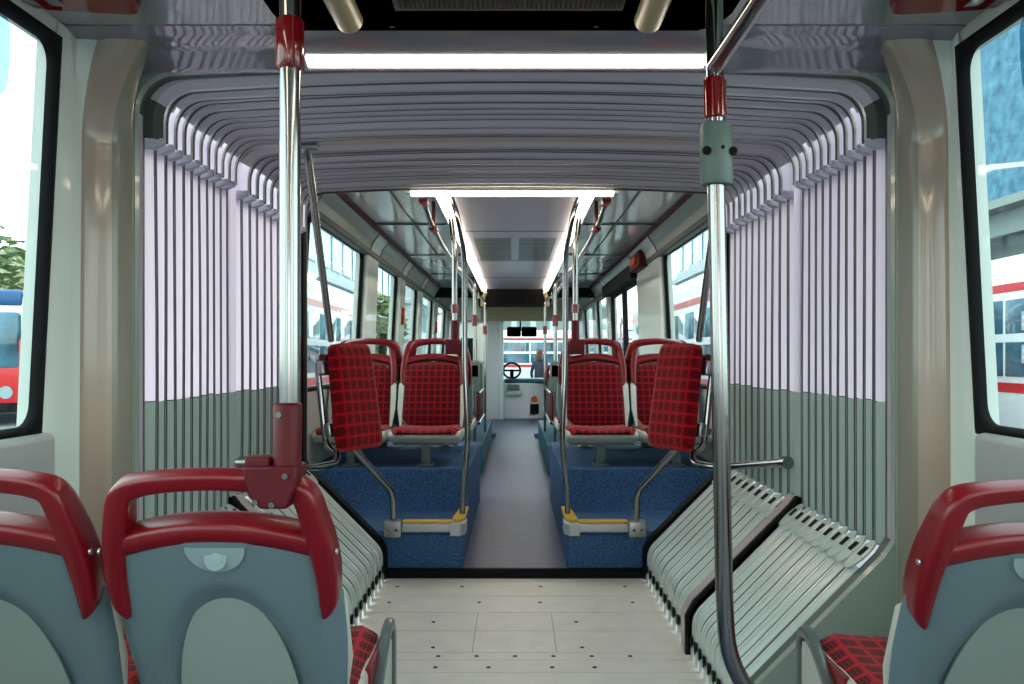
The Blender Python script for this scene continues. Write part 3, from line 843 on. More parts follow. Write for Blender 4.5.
# ================================================================== LEAN PADS
def lean_pad(s, nm):
    root = thing('lean_pad', 'red check leaning pad on bent chrome tubes at the %s side of the turntable' % nm, 'leaning pad', (s * .80, 4.15, 0))
    # pad frame: local x along the pad, y its thickness, z up
    ctr = Vector((s * .79, 4.19, .975))
    ax = Vector((s * .135, -.25, 0)).normalized()          # from the aisle end towards the near outer end
    nrm = Vector((-s * .25, -.135, 0)).normalized()       # facing the aisle and the rear
    up = (Vector((0, 0, 1)) - nrm * .14).normalized()
    upv = up; nn = ax.cross(upv).normalized()
    if nn.dot(nrm) < 0: nn = -nn
    Mx = Matrix(((ax.x, nn.x, upv.x, ctr.x), (ax.y, nn.y, upv.y, ctr.y), (ax.z, nn.z, upv.z, ctr.z), (0, 0, 0, 1)))
    bm = NB(); A = []
    nx, nz = 14, 20; W, H = .155, .262
    def sq(u, v):
        return u, v
    front, back = [], []
    # squircle-shaped grid
    for j in range(nz + 1):
        v = -1 + 2 * j / nz; rf, rb = [], []
        for i in range(nx + 1):
            u = -1 + 2 * i / nx
            x = u * math.sqrt(1 - .17 * abs(v) ** 8); z = v * math.sqrt(1 - .10 * abs(u) ** 8)
            z *= H; x *= W * (1 - .06 * v)
            e = max(abs(u), abs(v)); d = .038 - .020 * max(0, (e - .72) / .28) ** 2
            rf.append(bm.verts.new((x, d + .006 * math.cos(u * 1.4) * math.cos(v * 1.2), z))); rb.append(bm.verts.new((x, -.02, z)))
        front.append(rf); back.append(rb)
    for j in range(nz):
        for i in range(nx):
            bm.faces.new((front[j][i], front[j][i + 1], front[j + 1][i + 1], front[j + 1][i])); bm.faces.new((back[j][i], back[j + 1][i], back[j + 1][i + 1], back[j][i + 1]))
    rim = [(0, i) for i in range(nx + 1)] + [(j, nx) for j in range(1, nz + 1)] + [(nz, i) for i in range(nx - 1, -1, -1)] + [(j, 0) for j in range(nz - 1, 0, -1)]
    for a, b in zip(rim, rim[1:] + rim[:1]):
        f = bm.faces.new((front[a[0]][a[1]], back[a[0]][a[1]], back[b[0]][b[1]], front[b[0]][b[1]]))
    bmesh.ops.recalc_face_normals(bm, faces=bm.faces[:])
    pad = obj('pad', bm, M['fab_pad'], None, angle=70); pad.parent = root
    pad.matrix_local = world(root).inverted() @ Mx
    def W3(x, y, z): return Mx @ Vector((x, y, z))
    # backing plate, loop of chrome tube behind the pad, clamps
    bm = NB(); rbox(bm, -.13, .13, -.035, -.021, -.22, .22, .005, M=Mx); obj('backing_plate', bm, M['red_dark'], root)
    bm = NB()
    lp = rounded([W3(.15, -.085, 0), W3(.15, -.085, .21), W3(-.11, -.085, .21), W3(-.11, -.085, -.25), W3(.15, -.085, -.25), W3(.15, -.085, -.001)], .07, 6)
    tube(bm, lp[:-1], .0155, 12, closed=True); lp2 = obj('support_loop', bm, M['chrome'], root)
    for zc in (.15, -.15):
        bm = NB(); rbox(bm, .05, .17, -.075, -.035, zc - .035, zc + .035, .01, M=Mx); obj('clamp', bm, M['steel'], lp2)
    bm = NB(); tube(bm, [W3(-.1, -.06, .2), W3(.14, -.06, .2)], .02, 12); obj('cross_bar', bm, M['red_dark'], root)
    # lower tubes: foot leg and arm to the turntable frame
    bm = NB(); tube(bm, [W3(-.02, -.06, -.255), (s * .648, 4.50, .455), (s * .648, 4.53, .30)], .0165, 12, bend=.05); obj('leg_tube', bm, M['chrome'], root)
    bm = NB(); tube(bm, [W3(.08, -.085, -.24), (s * .85, 4.08, .66), (s * .93, 3.95, .655), (s * 1.09, 3.42, .745)], .0165, 12, bend=.07)
    cyl(bm, (s * 1.085, 3.43, .743), (s * .28, -.96, .1), .026, .03, 16); obj('arm_tube', bm, M['chrome'], root)
    # stay up to the roof frame
    bm = NB(); tube(bm, [(s * .826, 3.385, 2.0), (s * .828, 3.40, 1.965), (s * .875, 4.04, 1.25)], .0165, 12, bend=.03); obj('stay_tube', bm, M['chrome'], root)
    bm = NB(); rbox(bm, *sorted((s * .78, s * .86)), 3.35, 3.41, 1.99, 2.02, .008); obj('roof_clamp', bm, M['steel'], root)
    return root
lean_pad(-1, 'left'); lean_pad(1, 'right')

# ================================================================== POLES
# left pole standing on the seat's grab frame
PX, PY = -.416, 1.572
root = thing('grab_pole', 'chrome pole rising from the red bracket on the left seat frame', 'pole', (PX, PY, .88))
bm = NB(); tube(bm, [(PX, PY, 1.0), (PX, PY, 2.055)], .0195, 20); obj('tube', bm, M['chrome'], root)
bm = NB(); tube(bm, [(PX, PY, 1.698), (PX, PY, 1.704), (PX, PY, 1.786), (PX, PY, 1.792)], [.0215, .0245, .0245, .0215], 20)
for a in range(4): tube(bm, [(PX + .0235 * math.cos(a * PI / 2 + .5), PY + .0235 * math.sin(a * PI / 2 + .5), 1.70), (PX + .0235 * math.cos(a * PI / 2 + .5), PY + .0235 * math.sin(a * PI / 2 + .5), 1.79)], .003, 6)
obj('sleeve', bm, M['red_gloss'], root)
bm = NB()
tube(bm, [(PX - .003, PY - .01, .955), (PX - .003, PY - .006, 1.078), (PX - .003, PY - .006, 1.083)], [.0255, .0265, .0245], 20)
prism(bm, [(PX + .022, PY - .04, .97), (PX + .022, PY - .04, .935), (PX + .004, PY - .04, .892), (PX - .045, PY - .04, .892), (PX - .066, PY - .04, .915), (PX - .078, PY - .04, .968)], (0, .075, 0))
rbox(bm, PX - .076, PX - .03, PY - .03, PY + .02, .962, .985, .005)
brk = obj('pole_bracket', bm, M['red_dark'], root, bevel=.005)
for (x, z, y) in ((PX - .012, 1.062, -.030), (PX + .002, .952, -.040), (PX - .052, .905, -.040), (PX - .022, .900, -.040)):
    bm = NB(); cyl(bm, (x, PY + y + .001, z), (0, -1, 0), .0055, .006, 12); obj('bolt', bm, M['chrome'], brk)
bm = NB(); cyl(bm, (PX - .07, PY, .972), (-1, 0, 0), .007, .03, 12); obj('pin', bm, M['steel'], brk)

# right pole with stop button
root = thing('grab_pole', 'chrome pole with red sleeve and grey button box in front of the right bellows', 'pole', (.46, 1.9, 0))
bm = NB(); tube(bm, [(.444, 1.9, 2.055), (.449, 1.9, 1.6), (.468, 1.9, .62), (.475, 1.9, .50), (.53, 1.9, .40), (.745, 1.9, .31)], .0195, 20, bend=.10); obj('tube', bm, M['chrome'], root)
bm = NB(); tube(bm, [(.448, 1.9, 1.700), (.448, 1.9, 1.705), (.4465, 1.9, 1.785), (.4465, 1.9, 1.79)], [.021, .0245, .0225, .021], 20)
for k in range(6):
    a = 2 * PI * k / 6; c, q = math.cos(a), math.sin(a); tube(bm, [(.448 + .0225 * c, 1.9 + .0225 * q, 1.703), (.447 + .0225 * c, 1.9 + .0225 * q, 1.787)], .003, 6)
obj('sleeve', bm, M['red_gloss'], root)
bm = NB(); tube(bm, [(.4505, 1.9, 1.552), (.4505, 1.9, 1.562), (.449, 1.9, 1.68), (.449, 1.9, 1.688)], [.032, .036, .036, .031], 24)
bx = obj('button_box', bm, M['box_grey'], root, angle=50)
for dx, dy in ((-.026, -.027), (.030, -.023)):
    bm = NB(); cyl(bm, (.45 + dx, 1.9 + dy, 1.622), (dx * .8, dy, 0), .0095, .006, 14); cyl(bm, (.45 + dx * 1.1, 1.9 + dy * 1.2, 1.622), (dx, dy, 0), .0045, .006, 10); obj('button', bm, M['black'], bx)
bm = NB(); cyl(bm, (.456, 1.865, 1.628), (0, -1, 0), .004, .004, 10); obj('indicator', bm, M['black'], bx)
bm = NB(); tube(bm, [(.446, 1.9, 1.815), (.446, .2, 1.83), (.446, -2.5, 1.83)], .0185, 16); tube(bm, [(.446, -2.5, 1.83), (.446, -2.5, 2.055)], .0185, 12)
obj('handrail', bm, M['chrome'], root)

# poles of the front coach
for s, nm in ((-1, 'left'), (1, 'right')):
    root = thing('grab_pole', 'chrome pole curving from the %s step corner up to the ceiling' % nm, 'pole', (s * .288, 4.75, .29))
    bm = NB(); tube(bm, [(s * .292, 4.72, .29), (s * .290, 4.72, .40), (s * .262, 4.74, .72), (s * .280, 4.75, 1.1), (s * .282, 4.75, 1.75), (s * .33, 4.76, 2.0), (s * .40, 4.9, 2.16)], .0155, 14, bend=.09)
    obj('tube', bm, M['chrome'], root)
    # pole on the aisle seat's frame
    root = thing('grab_pole', 'chrome pole on a red bracket above the %s aisle seat' % nm, 'pole', (s * .41, 5.78, 1.25))
    bm = NB(); tube(bm, [(s * .41, 5.78, 1.28), (s * .41, 5.78, 1.9), (s * .44, 5.78, 2.16)], .0185, 14, bend=.05); obj('tube', bm, M['chrome'], root)
    bm = NB(); tube(bm, [(s * .41, 5.78, 1.25), (s * .41, 5.78, 1.42)], [.027, .027], 14); rbox(bm, *sorted((s * .37, s * .47)), 5.73, 5.80, 1.19, 1.29, .006)
    obj('pole_bracket', bm, M['red_dark'], root)
    bm = NB(); tube(bm, [(s * .41, 5.78, 1.47), (s * .41, 5.78, 1.53)], .026, 14); obj('sleeve', bm, M['red_gloss'], root)
    # handrail under the ceiling with red clamps
    root = thing('ceiling_handrail', 'chrome handrail with red clamps under the %s strip lamp' % nm, 'handrail', (s * .52, 8, 2.0))
    bm = NB(); tube(bm, [(s * .53, 4.62, 2.14), (s * .53, 5.2, 2.02), (s * .52, 6.0, 1.97), (s * .52, 11.8, 1.97), (s * .52, 11.95, 2.15)], .016, 12, bend=.25); obj('tube', bm, M['chrome'], root)
    for y, x, z in ((4.95, .53, 2.075), (5.5, .526, 1.998), (7.4, .52, 1.97), (9.0, .52, 1.97), (10.6, .52, 1.97)):
        bm = NB(); tube(bm, [(s * x, y - .05, z), (s * x, y + .05, z)], .026, 12); tube(bm, [(s * x, y, z), (s * x, y, 2.18)], .012, 10); obj('clamp', bm, M['red'], root)
    for y in (7.6, 10.2):
        root = thing('grab_pole', 'distant chrome pole on the %s of the aisle, %s' % (nm, {7.6: 'carrying the ticket validator', 10.2: 'standing on the low platform'}[y]), 'pole', (s * .36, y, .05))
        bm = NB(); tube(bm, [(s * .36, y, .05 if y < 8.6 else .282), (s * .36, y, 1.85), (s * .52, y, 1.97)], .0165, 12, bend=.08); obj('tube', bm, M['chrome'], root)
        bm = NB(); tube(bm, [(s * .36, y, 1.45), (s * .36, y, 1.55)], .025, 12); obj('sleeve', bm, M['red'], root)

# ================================================================== LAMPS, HATCH
root = thing('strip_lamp', 'long lit strip lamp across the header above the near end of the bellows', 'lamp', (0, 2.45, 2.02))
for k in range(5):
    a = -.603 + k * .2306; bm = NB(); prism(bm, [(a + .0015, 2.438, 2.028), (a + .0015, 2.476, 2.0115), (a + .0015, 2.48, 2.03), (a + .0015, 2.44, 2.04)], (.2276, 0, 0)); obj('diffuser', bm, M['led'], root)
bm = NB(); rbox(bm, -.615, .56, 2.480, 2.492, 2.0065, 2.026, .002); obj('housing', bm, M['ceil_strip'], root)
root = thing('strip_lamp', 'lit strip lamp across the ceiling at the far end of the bellows', 'lamp', (0, 4.62, 2.05))
bm = NB(); rbox(bm, -.565, .535, 4.60, 4.64, 2.046, 2.068, .004); obj('diffuser', bm, M['led'], root)
bm = NB(); rbox(bm, -.60, .57, 4.595, 4.70, 2.068, 2.09, .004); obj('housing', bm, M['ceil_side'], root)
for s, nm in ((-1, 'left'), (1, 'right')):
    root = thing('strip_lamp', 'lit strip lamp running forward along the %s edge of the centre ceiling' % nm, 'lamp', (s * .43, 8.3, 2.15))
    bm = NB(); rbox(bm, *sorted((s * .405, s * .46)), 4.75, 12.05, 2.118, 2.148, .006); obj('diffuser', bm, M['led'], root)
    bm = NB(); rbox(bm, *sorted((s * .462, s * .475)), 4.75, 12.05, 2.10, 2.165, .003); obj('housing', bm, M['alu'], root)

for s, nm in ((-1, 'left'), (1, 'right')):  # unseen lamps behind the viewpoint, added to brighten the interior
    root = thing('strip_lamp', 'added unseen strip lamp along the %s side of the rear coach ceiling' % nm, 'lamp', (s * .78, -1.2, 2.05))
    bm = NB(); rbox(bm, *sorted((s * .74, s * .80)), -3.6, 1.15, 2.03, 2.054, .006); obj('diffuser', bm, M['led'], root)
    bm = NB(); rbox(bm, *sorted((s * .80, s * .815)), -3.6, 1.15, 2.022, 2.056, .003); obj('housing', bm, M['alu'], root)
root = thing('ceiling_hatch', 'black ceiling panel with grille and two cream tubes above the header lamp', 'ceiling panel', (-.03, 1.9, 2.05))
bm = NB(); pts = [(-.615, 1.2), (.555, 1.2), (.555, 2.17), (.535, 2.255), (.49, 2.288), (-.58, 2.288), (-.61, 2.26), (-.62, 2.17)]
prism(bm, [(x, y, 2.046) for x, y in pts], (0, 0, .012)); pn = obj('panel', bm, M['black_gloss'], root)
bm = NB(); rbox(bm, -.30, .27, 1.3, 2.13, 2.034, 2.047, .003); gr = obj('grille', bm, M['grille'], root)
bm = NB()
for k in range(46): box(bm, -.285 + k * .012, -.280 + k * .012, 1.32, 2.11, 2.031, 2.0345)
obj('grille_bars', bm, M['grille_bar'], gr)
for x in (-.43, .345):
    bm = NB(); tube(bm, [(x, 1.25, 2.042), (x, 2.205, 2.042)], .036, 18); obj('tube', bm, M['cream'], root)
for x, y in ((-.58, 2.19), (-.325, 2.25), (.215, 2.25), (.525, 2.18)):
    bm = NB(); cyl(bm, (x, y, 2.047), (0, 0, -1), .007, .006, 14); obj('bolt', bm, M['chrome'], root)
for s, nm in ((-1, 'left'), (1, 'right')):
    root = thing('ceiling_flap', 'glossy red framed ceiling flap in the %s upper corner' % nm, 'ceiling flap', (s * 1.05, 1.9, 2.05))
    pts = [(.93, 1.3), (1.20, 1.3), (1.20, 2.12), (1.17, 2.135), (.98, 2.165), (.955, 2.155), (.93, 2.11)]
    bm = NB(); prism(bm, [(s * x, y, 2.038) for x, y in pts], (0, 0, .018)); obj('flap', bm, M['red_gloss'], root, bevel=.003)
    bm = NB()
    prism(bm, [(s * 1.115, 1.3, 2.036), (s * 1.145, 1.3, 2.036), (s * 1.145, 2.10, 2.036), (s * 1.115, 2.11, 2.036)], (0, 0, .004))
    prism(bm, [(s * 1.175, 1.3, 2.036), (s * 1.195, 1.3, 2.036), (s * 1.195, 2.09, 2.036), (s * 1.175, 2.10, 2.036)], (0, 0, .004))
    obj('inset_strip', bm, M['ceil'], root)

# ================================================================== CAB END
bm = NB(); box(bm, -.52, .52, 12.15, 12.3, 1.90, 2.2); box(bm, -1.2, -.52, 12.15, 12.25, 2.03, 2.2); box(bm, .52, 1.2, 12.15, 12.25, 2.03, 2.2)
struct('trim_2', bm, M['black'], bevel=.01)
root = thing('destination_display', 'dark display in the black header over the far aisle', 'display', (0, 12.14, 1.95))
bm = NB(); rbox(bm, -.30, .30, 12.12, 12.15, 1.95, 2.09, .01); obj('screen', bm, M['grille'], root)
for s in (-1, 1):
    bm = NB(); tube(bm, [(s * .47, 12.1, 1.90), (s * .46, 12.1, 2.0), (s * .42, 12.05, 2.1)], .03, 12, bend=.04); obj('bracket', bm, M['cream'], root)
# white partition left, door post, header
root = thing('cab_partition', 'white driver partition closing the left of the far end', 'partition', (-.42, 15.5, .045))
bm = NB(); rbox(bm, -1.15, -.22, 15.4, 15.48, .045, 2.17, .01); obj('panel', bm, M['cab_white'], root)
bm = NB(); rbox(bm, -.29, -.21, 15.36, 15.5, .045, 2.17, .012); obj('post', bm, M['reveal'], root)
bm = NB(); box(bm, -1.2, 1.2, 15.3, 15.4, 1.83, 2.2); struct('trim_3', bm, M['cream'])
root = thing('dashboard_cabinet', 'white dashboard cabinet with a pay tray below the windscreen', 'cabinet', (.2, 15.9, .045))
bm = NB(); prism(bm, [(-.21, 15.62, .045), (.25, 15.55, .045), (.62, 15.75, .045), (.62, 16.3, .045), (-.21, 16.3, .045)], (0, 0, .66)); obj('body', bm, M['cab_white'], root, bevel=.02)
bm = NB(); rbox(bm, -.20, 1.0, 15.58, 16.6, .705, .78, .03); obj('dash_top', bm, M['teal'], root)
bm = NB(); rbox(bm, -.17, .12, 15.48, 15.66, .48, .56, .02); obj('pay_tray', bm, M['bar_white'], root)
bm = NB(); rbox(bm, -.14, .08, 15.54, 15.62, .58, .68, .01); obj('ticket_machine', bm, M['box_grey'], root)
bm = NB(); prism(bm, [(.30, 15.566, .36), (.40, 15.62, .36), (.40, 15.62, .42), (.37, 15.605, .47), (.33, 15.583, .47), (.30, 15.566, .42)], (.01, -.02, 0)); obj('sign', bm, M['orange'], root)
bm = NB(); prism(bm, [(.28, 15.555, .14), (.43, 15.636, .14), (.43, 15.636, .32), (.28, 15.555, .32)], (.01, -.02, 0)); obj('vent', bm, M['black'], root)
root = thing('steering_wheel', 'dark steering wheel behind the partition edge', 'steering wheel', (-.05, 16.0, .78))
bm = NB(); ring = [Vector((-.06 + .16 * math.cos(2 * PI * k / 24), 15.95 + .12 * math.sin(2 * PI * k / 24), .93 + .14 * math.sin(2 * PI * k / 24))) for k in range(24)]
tube(bm, ring, .02, 10, closed=True); obj('rim', bm, M['black'], root)
bm = NB(); tube(bm, [(-.22, 15.95, .93), (.10, 15.95, .93)], .018, 8); tube(bm, [(-.06, 15.95, .93), (-.06, 16.1, .79)], .035, 10); obj('column', bm, M['black'], root)
root = thing('interior_mirror', 'dark rear view mirror pair hanging inside the windscreen', 'mirror', (.1, 15.7, 1.75))
for x, r in ((-.02, .13), (.26, .14)):
    bm = NB(); rbox(bm, x - r, x + r, 15.66, 15.70, 1.56, 1.74, .03); obj('mirror_head', bm, M['black_gloss'], root)
bm = NB(); tube(bm, [(.1, 15.7, 1.85), (.1, 15.7, 1.68)], .015, 8); tube(bm, [(-.02, 15.7, 1.68), (.26, 15.7, 1.68)], .012, 8); obj('arm', bm, M['black'], root)
# windscreen wall
bm = NB(); box(bm, -1.3, 1.3, 17.0, 17.08, -.35, .72); box(bm, -1.3, 1.3, 17.0, 17.08, 1.95, 2.3); box(bm, -1.3, -1.15, 17.0, 17.08, .72, 1.95); box(bm, 1.15, 1.3, 17.0, 17.08, .72, 1.95)
struct('wall_front', bm, M['cab_white'])
bm = NB(); box(bm, -1.15, 1.15, 17.03, 17.04, .72, 1.95); o = struct('window_20', bm, M['glass'], label='front windscreen of the bus')
# equipment beside the left aisle
root = thing('equipment_cabinet', 'grey green equipment box on a column left of the far aisle', 'cabinet', (-.62, 12.5, .28))
bm = NB(); rbox(bm, -.80, -.40, 12.2, 12.7, 1.08, 1.68, .06); obj('body', bm, M['reveal'], root)
bm = NB(); rbox(bm, -.78, -.55, 12.18, 12.22, 1.12, 1.45, .01); obj('screen', bm, M['black'], root)
bm = NB(); rbox(bm, -.72, -.48, 12.3, 12.65, .045, 1.08, .02); obj('column', bm, M['frame_dark'], root)
bm = NB(); rbox(bm, -.75, -.5, 12.25, 12.5, 1.70, 2.12, .02); obj('upper_box', bm, M['panel'], root)
for i, (x, y, z) in enumerate(((-.385, 8.62, .95), (.385, 8.62, .95))):
    nm = ('left', 'right')[i]; s = (-1, 1)[i]
    root = thing('ticket_validator', 'small grey ticket validator on the %s far pole' % nm, 'validator', (s * .36, 7.5, .9))
    bm = NB(); rbox(bm, *sorted((s * .31, s * .41)), 7.50, 7.583, .86, 1.14, .015); obj('body', bm, M['box_grey'], root)
    bm = NB(); rbox(bm, *sorted((s * .325, s * .395)), 7.492, 7.501, 1.0, 1.1, .003); obj('screen', bm, M['black_gloss'], root)
# low guard rails beside the far aisle
for s, nm in ((-1, 'left'), (1, 'right')):
    root = thing('guard_rail', 'low chrome guard rail with dark red panel at the %s far platform' % nm, 'rail', (s * .36, 10.2, .28))
    bm = NB(); tube(bm, [(s * .37, 8.66, .8), (s * .37, 10.15, .8)], .015, 10); tube(bm, [(s * .37, 8.66, .5), (s * .37, 10.15, .5)], .015, 10); obj('rail', bm, M['chrome'], root)
    bm = NB(); rbox(bm, *sorted((s * .375, s * .40)), 8.7, 10.1, .52, .78, .005); obj('panel', bm, M['red_dark'], root)

# ================================================================== OUTSIDE
GZ = -.35
bm = NB(); box(bm, -120, 120, -60, 160, GZ - .1, GZ); struct('ground', bm, M['asphalt'], smooth=False)

def bus(label, loc, rz, stripe='red', letters=False, front='bus_red', length=11.5):
    """faces -y (front towards the viewer), x in [-1.25,1.25]"""
    root = thing('bus', label, 'bus', loc, rz)
    Mx = world(root)
    def put(name, bm, m, par=None, **k):
        bm.transform(Mx); return obj(name, bm, m, par or root, **k)
    bm = NB(); rbox(bm, -1.25, 1.25, 0, length, .28, 3.0, .16); put('body', bm, M['bus_white'])
    bm = NB(); rbox(bm, -1.24, 1.24, -.03, .35, .3, 2.0, .12); put('front_panel', bm, M[front])
    bm = NB(); rbox(bm, -1.15, 1.15, -.05, .3, 1.25, 2.55, .1); put('windscreen', bm, M['bus_glass'])
    bm = NB(); rbox(bm, -1.2, 1.2, -.02, 1.2, 2.62, 3.04, .12); put('roof_cap', bm, M['bus_blue'])
    for s in (-1, 1):
        n = int(length / 1.5)
        for k in range(n):
            bm = NB(); rbox(bm, *sorted((s * 1.24, s * 1.262)), .5 + k * 1.45, 1.88 + k * 1.45, 1.25, 2.35, .01); put('side_window', bm, M['bus_glass'])
        for z0, z1 in ((2.46, 2.58), (1.02, 1.16)):
            bm = NB(); box(bm, *sorted((s * 1.24, s * 1.256)), .2, length - .1, z0, z1); put('stripe', bm, M['bus_red'])
        bm = NB(); box(bm, *sorted((s * 1.24, s * 1.266)), .3, length - .1, 1.74, 1.86); put('rail_band', bm, M['bus_white'])
        for y in (2.2, length - 3.2):
            bm = NB(); cyl(bm, (s * 1.0, y, .48), (s, 0, 0), .48, .27, 24); w = put('wheel', bm, M['tyre'])
            bm = NB(); cyl(bm, (s * 1.26, y, .48), (s, 0, 0), .26, .02, 20); put('hub', bm, M['alu'], w)
        bm = NB(); tube(bm, [(s * 1.2, .0, 2.5), (s * 1.42, -.25, 2.45), (s * 1.45, -.28, 2.1)], .03, 8); rbox(bm, *sorted((s * 1.32, s * 1.56)), -.36, -.2, 1.55, 2.15, .05); put('mirror', bm, M['black'])
        bm = NB(); cyl(bm, (s * .85, -.02, .75), (0, -1, 0), .14, .04, 18); put('headlight', bm, M['clear'])
    bm = NB(); box(bm, -.35, .35, -.06, -.02, .62, .76); put('number_plate', bm, M['yellow_lamp'])
    bm = NB(); box(bm, -1.1, 1.1, -.04, .1, .3, .52); put('bumper', bm, M['black'])
    return root, Mx
bus('white bus with red front and black mirror parked outside the left rear window', (-12.1, 18.6, GZ), .32)
rb, Mx = bus('white bus with red stripes parked close outside the right rear window', (8.2, 6.0, GZ), -.02, length=14)
# white capital letters on the glazing of that bus
for k, (yy, zz) in enumerate(((0, 2.02), (0, 1.56))):
    bm = NB(); x = -1.275; y0, h, w = 5.72, .26, .24
    z = zz - .12
    box(bm, x, x + .008, y0, y0 + .07, z, z + h)
    for q in (0, .5, 1): box(bm, x, x + .008, y0 - w + .07, y0 + .07, z + (h - .06) * q, z + (h - .06) * q + .06)
    bm.transform(Mx); obj('letter', bm, M['bus_white'], rb, smooth=False)
bus('white bus with red stripe parked farther off beyond the right front window', (4.45, 11.8, GZ), 0)
bus('white bus with red stripe parked beyond the left front windows', (-4.9, 12.5, GZ), 0, length=8)
bus('white bus crossing the view ahead of the windscreen', (7.0, 47.0, GZ), PI / 2 + .05)

def building(label, x0, x1, y0, y1, z1, nw, nf, wallm, winm, side):
    root = thing('building', label, 'building', ((x0 + x1) / 2, (y0 + y1) / 2, GZ))
    bm = NB(); box(bm, x0, x1, y0, y1, GZ, z1); obj('wall', bm, M[wallm], root, smooth=False)
    fh = (z1 - GZ) / nf
    for f in range(nf):
        zb = GZ + f * fh
        bm = NB(); box(bm, x0 - .35, x1 + .35, y0 - .35, y1 + .35, zb + fh - .35, zb + fh); obj('floor_slab', bm, M['bwall'], root, smooth=False)
        for k in range(nw):
            bm = NB()
            if side == 'y':
                w = (x1 - x0) / nw; a = x0 + k * w; box(bm, a + .15 * w, a + .85 * w, y0 - .08, y0 + .1, zb + .7, zb + fh - .6)
            else:
                w = (y1 - y0) / nw; a = y0 + k * w; xx = x1 if side == '+x' else x0
                box(bm, xx - .08, xx + .08, a + .12 * w, a + .88 * w, zb + .6, zb + fh - .6)
            obj('window', bm, M[winm], root, smooth=False)
    return root
building('teal glazed office block with pale floor slabs beyond the left windows', -24, -11.5, 46, 80, 19, 10, 6, 'bwall', 'bteal', '+x')
building('teal glazed tower farther along the left side', -26, -10, 88, 112, 26, 6, 7, 'bwall', 'bteal', '+x')
building('pale apartment building with dark windows beyond the right windows', 14, 30, 48, 74, 12, 7, 3, 'bwall', 'bteal', '-x')
building('low pale hall ahead of the windscreen', -8, 13, 116, 126, 8.5, 8, 1, 'bwall', 'bgrey', 'y')
bm = NB(); box(bm, 15, 16, 4, 44, 5.9, 17); o = obj('hall_wall', bm, M['bblue'], smooth=False)
tag(o, 'rough pale blue hall wall high above the right bus', 'building')
bm = NB(); box(bm, 14.8, 15.0, 4, 44, 4.9, 5.6); box(bm, 14.2, 16, 3.6, 44, 5.6, 5.85)
for k in range(9): box(bm, 14.7, 15.1, 4.2 + 4.8 * k, 4.6 + 4.8 * k, GZ, 5.6)
box(bm, 15.9, 16.0, 4, 44, GZ, 5.6)
o = obj('canopy', bm, M['bgrey'], smooth=False); tag(o, 'grey loading canopy on posts below the blue hall wall', 'canopy')

def tree(label, x, y, h, w):
    root = thing('tree', label, 'tree', (x, y, GZ), 0, 'trees beyond the left windows')
    bm = NB(); tube(bm, [(x, y, GZ), (x + .1, y, GZ + h * .35), (x, y + .1, GZ + h * .7)], [.22, .16, .06], 10); obj('trunk', bm, M['bark'], root)
    bm = NB()
    for k in range(1500):
        d = Vector((random.gauss(0, 1), random.gauss(0, 1), random.gauss(0, 1))).normalized() * random.random() ** .4
        c = Vector((x + d.x * w, y + d.y * w, GZ + h * .64 + d.z * h * .36)); a = random.uniform(.14, .3)
        R = Matrix.Rotation(random.uniform(0, 6.28), 3, 'Z') @ Matrix.Rotation(random.uniform(-1, 1), 3, 'X')
        bm.faces.new([bm.verts.new(c + R @ Vector(q)) for q in ((-a, 0, 0), (0, -a * .6, 0), (a, 0, .05), (0, a * .6, 0))])
    obj('crown', bm, M['leaf'], root, smooth=False)
for a in (('tall green tree behind the bus with the red front', -20, 31, 6.6, 2.6), ('yellow green tree at the window edge on the left', -26.5, 37, 7.0, 2.8),
          ('green tree seen through the second left window of the front coach', -8.9, 38, 4.6, 1.7), ('green tree seen through the third left window of the front coach', -7.2, 43, 4.8, 1.7),
          ('small tree beyond the far right windows', 10.5, 52, 5.0, 2.0)): tree(*a)
bm = NB()
n = 24; top = []
for k in range(n + 1):
    x = -70 + 52 * k / n; top.append((x, 95, 14.0 + 1.2 * math.sin(k * .7) + .9 * math.sin(k * 1.9) - .32 * k))
prism(bm, [(-70, 95, GZ)] + top + [(-18, 95, GZ)], (0, 20, 0)); o = struct('hills', bm, M['hill'])

# person outside the windscreen
root = thing('person', 'person with auburn hair in dark clothing standing outside beyond the windscreen', 'person', (.66, 22.5, GZ), PI * .85)
me = bpy.data.meshes.new('body')
V = [(0, 0, .95), (0, 0, 1.2), (0, 0, 1.40), (0, 0, 1.50), (.18, 0, 1.38), (.24, .03, 1.10), (.22, -.06, .88), (-.18, 0, 1.38), (-.24, .03, 1.10), (-.22, -.06, .88),
     (.1, 0, .90), (.11, -.01, .50), (.11, .02, .09), (.11, -.12, .04), (-.1, 0, .90), (-.11, -.01, .50), (-.11, .02, .09), (-.11, -.12, .04)]
E = [(0, 1), (1, 2), (2, 3), (2, 4), (4, 5), (5, 6), (2, 7), (7, 8), (8, 9), (0, 10), (10, 11), (11, 12), (12, 13), (0, 14), (14, 15), (15, 16), (16, 17)]
me.from_pydata(V, E, []); bo = bpy.data.objects.new('body', me); C.objects.link(bo); bo.parent = root
sk = bo.modifiers.new('skin', 'SKIN'); rad = [.15, .14, .14, .055, .06, .048, .035, .06, .048, .035, .09, .06, .045, .04, .09, .06, .045, .04]
for v, r in zip(me.skin_vertices[0].data, rad): v.radius = (r, r * .85)
me.skin_vertices[0].data[0].use_root = True
bo.modifiers.new('sub', 'SUBSURF').levels = 2; me.materials.append(M['coat_dark'])
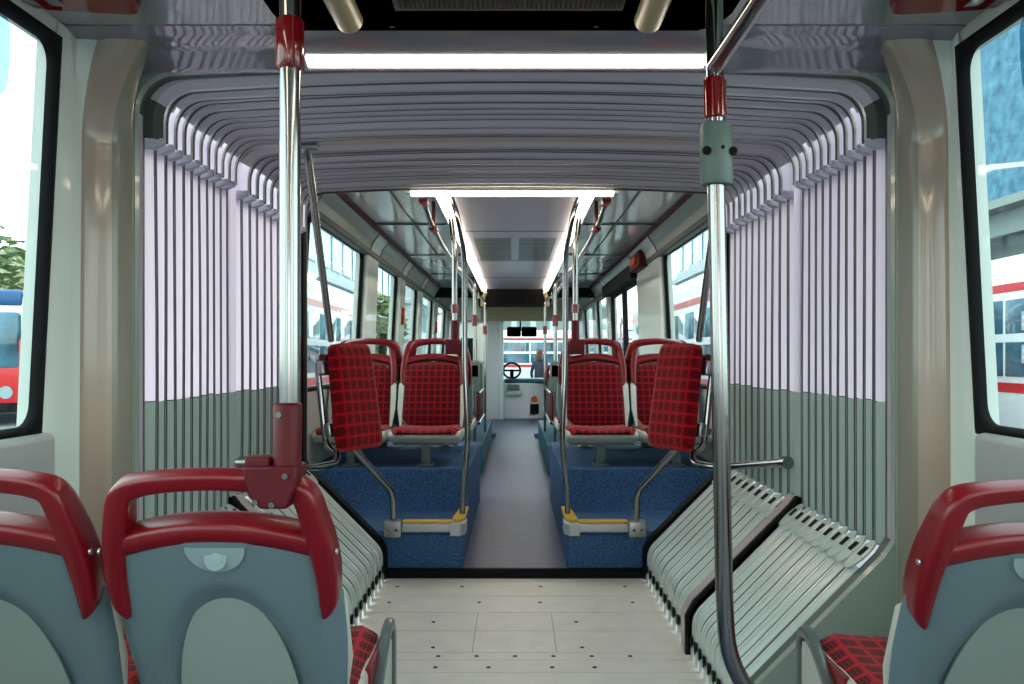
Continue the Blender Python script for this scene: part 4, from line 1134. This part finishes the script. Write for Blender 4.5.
bm = NB(); ellipsoid(bm, (0, 0, 1.62), .075, .095, .115); ellipsoid(bm, (0, -.095, 1.61), .014, .02, .02, sub=2)
for s in (-1, 1): ellipsoid(bm, (s * .076, 0, 1.62), .012, .02, .03, sub=2)
tube(bm, [(0, 0, 1.47), (0, 0, 1.55)], .05, 12)
bm.transform(world(root)); obj('head', bm, M['skin'], root)
bm = NB(); ellipsoid(bm, (0, .025, 1.655), .088, .10, .105); ellipsoid(bm, (0, .06, 1.56), .085, .06, .13); bm.transform(world(root)); obj('hair', bm, M['hair'], root)

# ================================================================== LIGHT, CAMERA
w = bpy.data.worlds.new('World'); bpy.context.scene.world = w; w.use_nodes = True
nt = w.node_tree; bg = nt.nodes['Background']
tc = nt.nodes.new('ShaderNodeTexCoord'); sp = nt.nodes.new('ShaderNodeSeparateXYZ'); nt.links.new(tc.outputs['Generated'], sp.inputs[0])
cr = nt.nodes.new('ShaderNodeValToRGB'); cr.color_ramp.elements[0].position = 0.0; cr.color_ramp.elements[1].position = .8
cr.color_ramp.elements[0].color = (1.0, 1.0, 1.0, 1); cr.color_ramp.elements[1].color = (.82, .92, 1.0, 1)
nt.links.new(sp.outputs['Z'], cr.inputs['Fac']); nt.links.new(cr.outputs['Color'], bg.inputs['Color'])
bg.inputs['Strength'].default_value = 2.2

cam = bpy.data.cameras.new('Camera'); co = bpy.data.objects.new('Camera', cam); C.objects.link(co)
co.location = (0, 0, EYE); co.rotation_euler = (PI / 2, 0, 0)
cam.sensor_width = 36; cam.lens = 850 / 1024 * 36; cam.shift_x = -3 / 1024; cam.shift_y = 16 / 1024; cam.clip_start = .02; cam.clip_end = 500
sc = bpy.context.scene; sc.camera = co
sc.view_settings.view_transform = 'Standard'; sc.view_settings.look = 'None'; sc.view_settings.gamma = 1; sc.view_settings.use_curve_mapping = False
sc.view_settings.exposure = 1.0
sc.cycles.max_bounces = 14; sc.cycles.diffuse_bounces = 8; sc.cycles.transparent_max_bounces = 16; sc.cycles.glossy_bounces = 6
sc.cycles.sample_clamp_indirect = 8
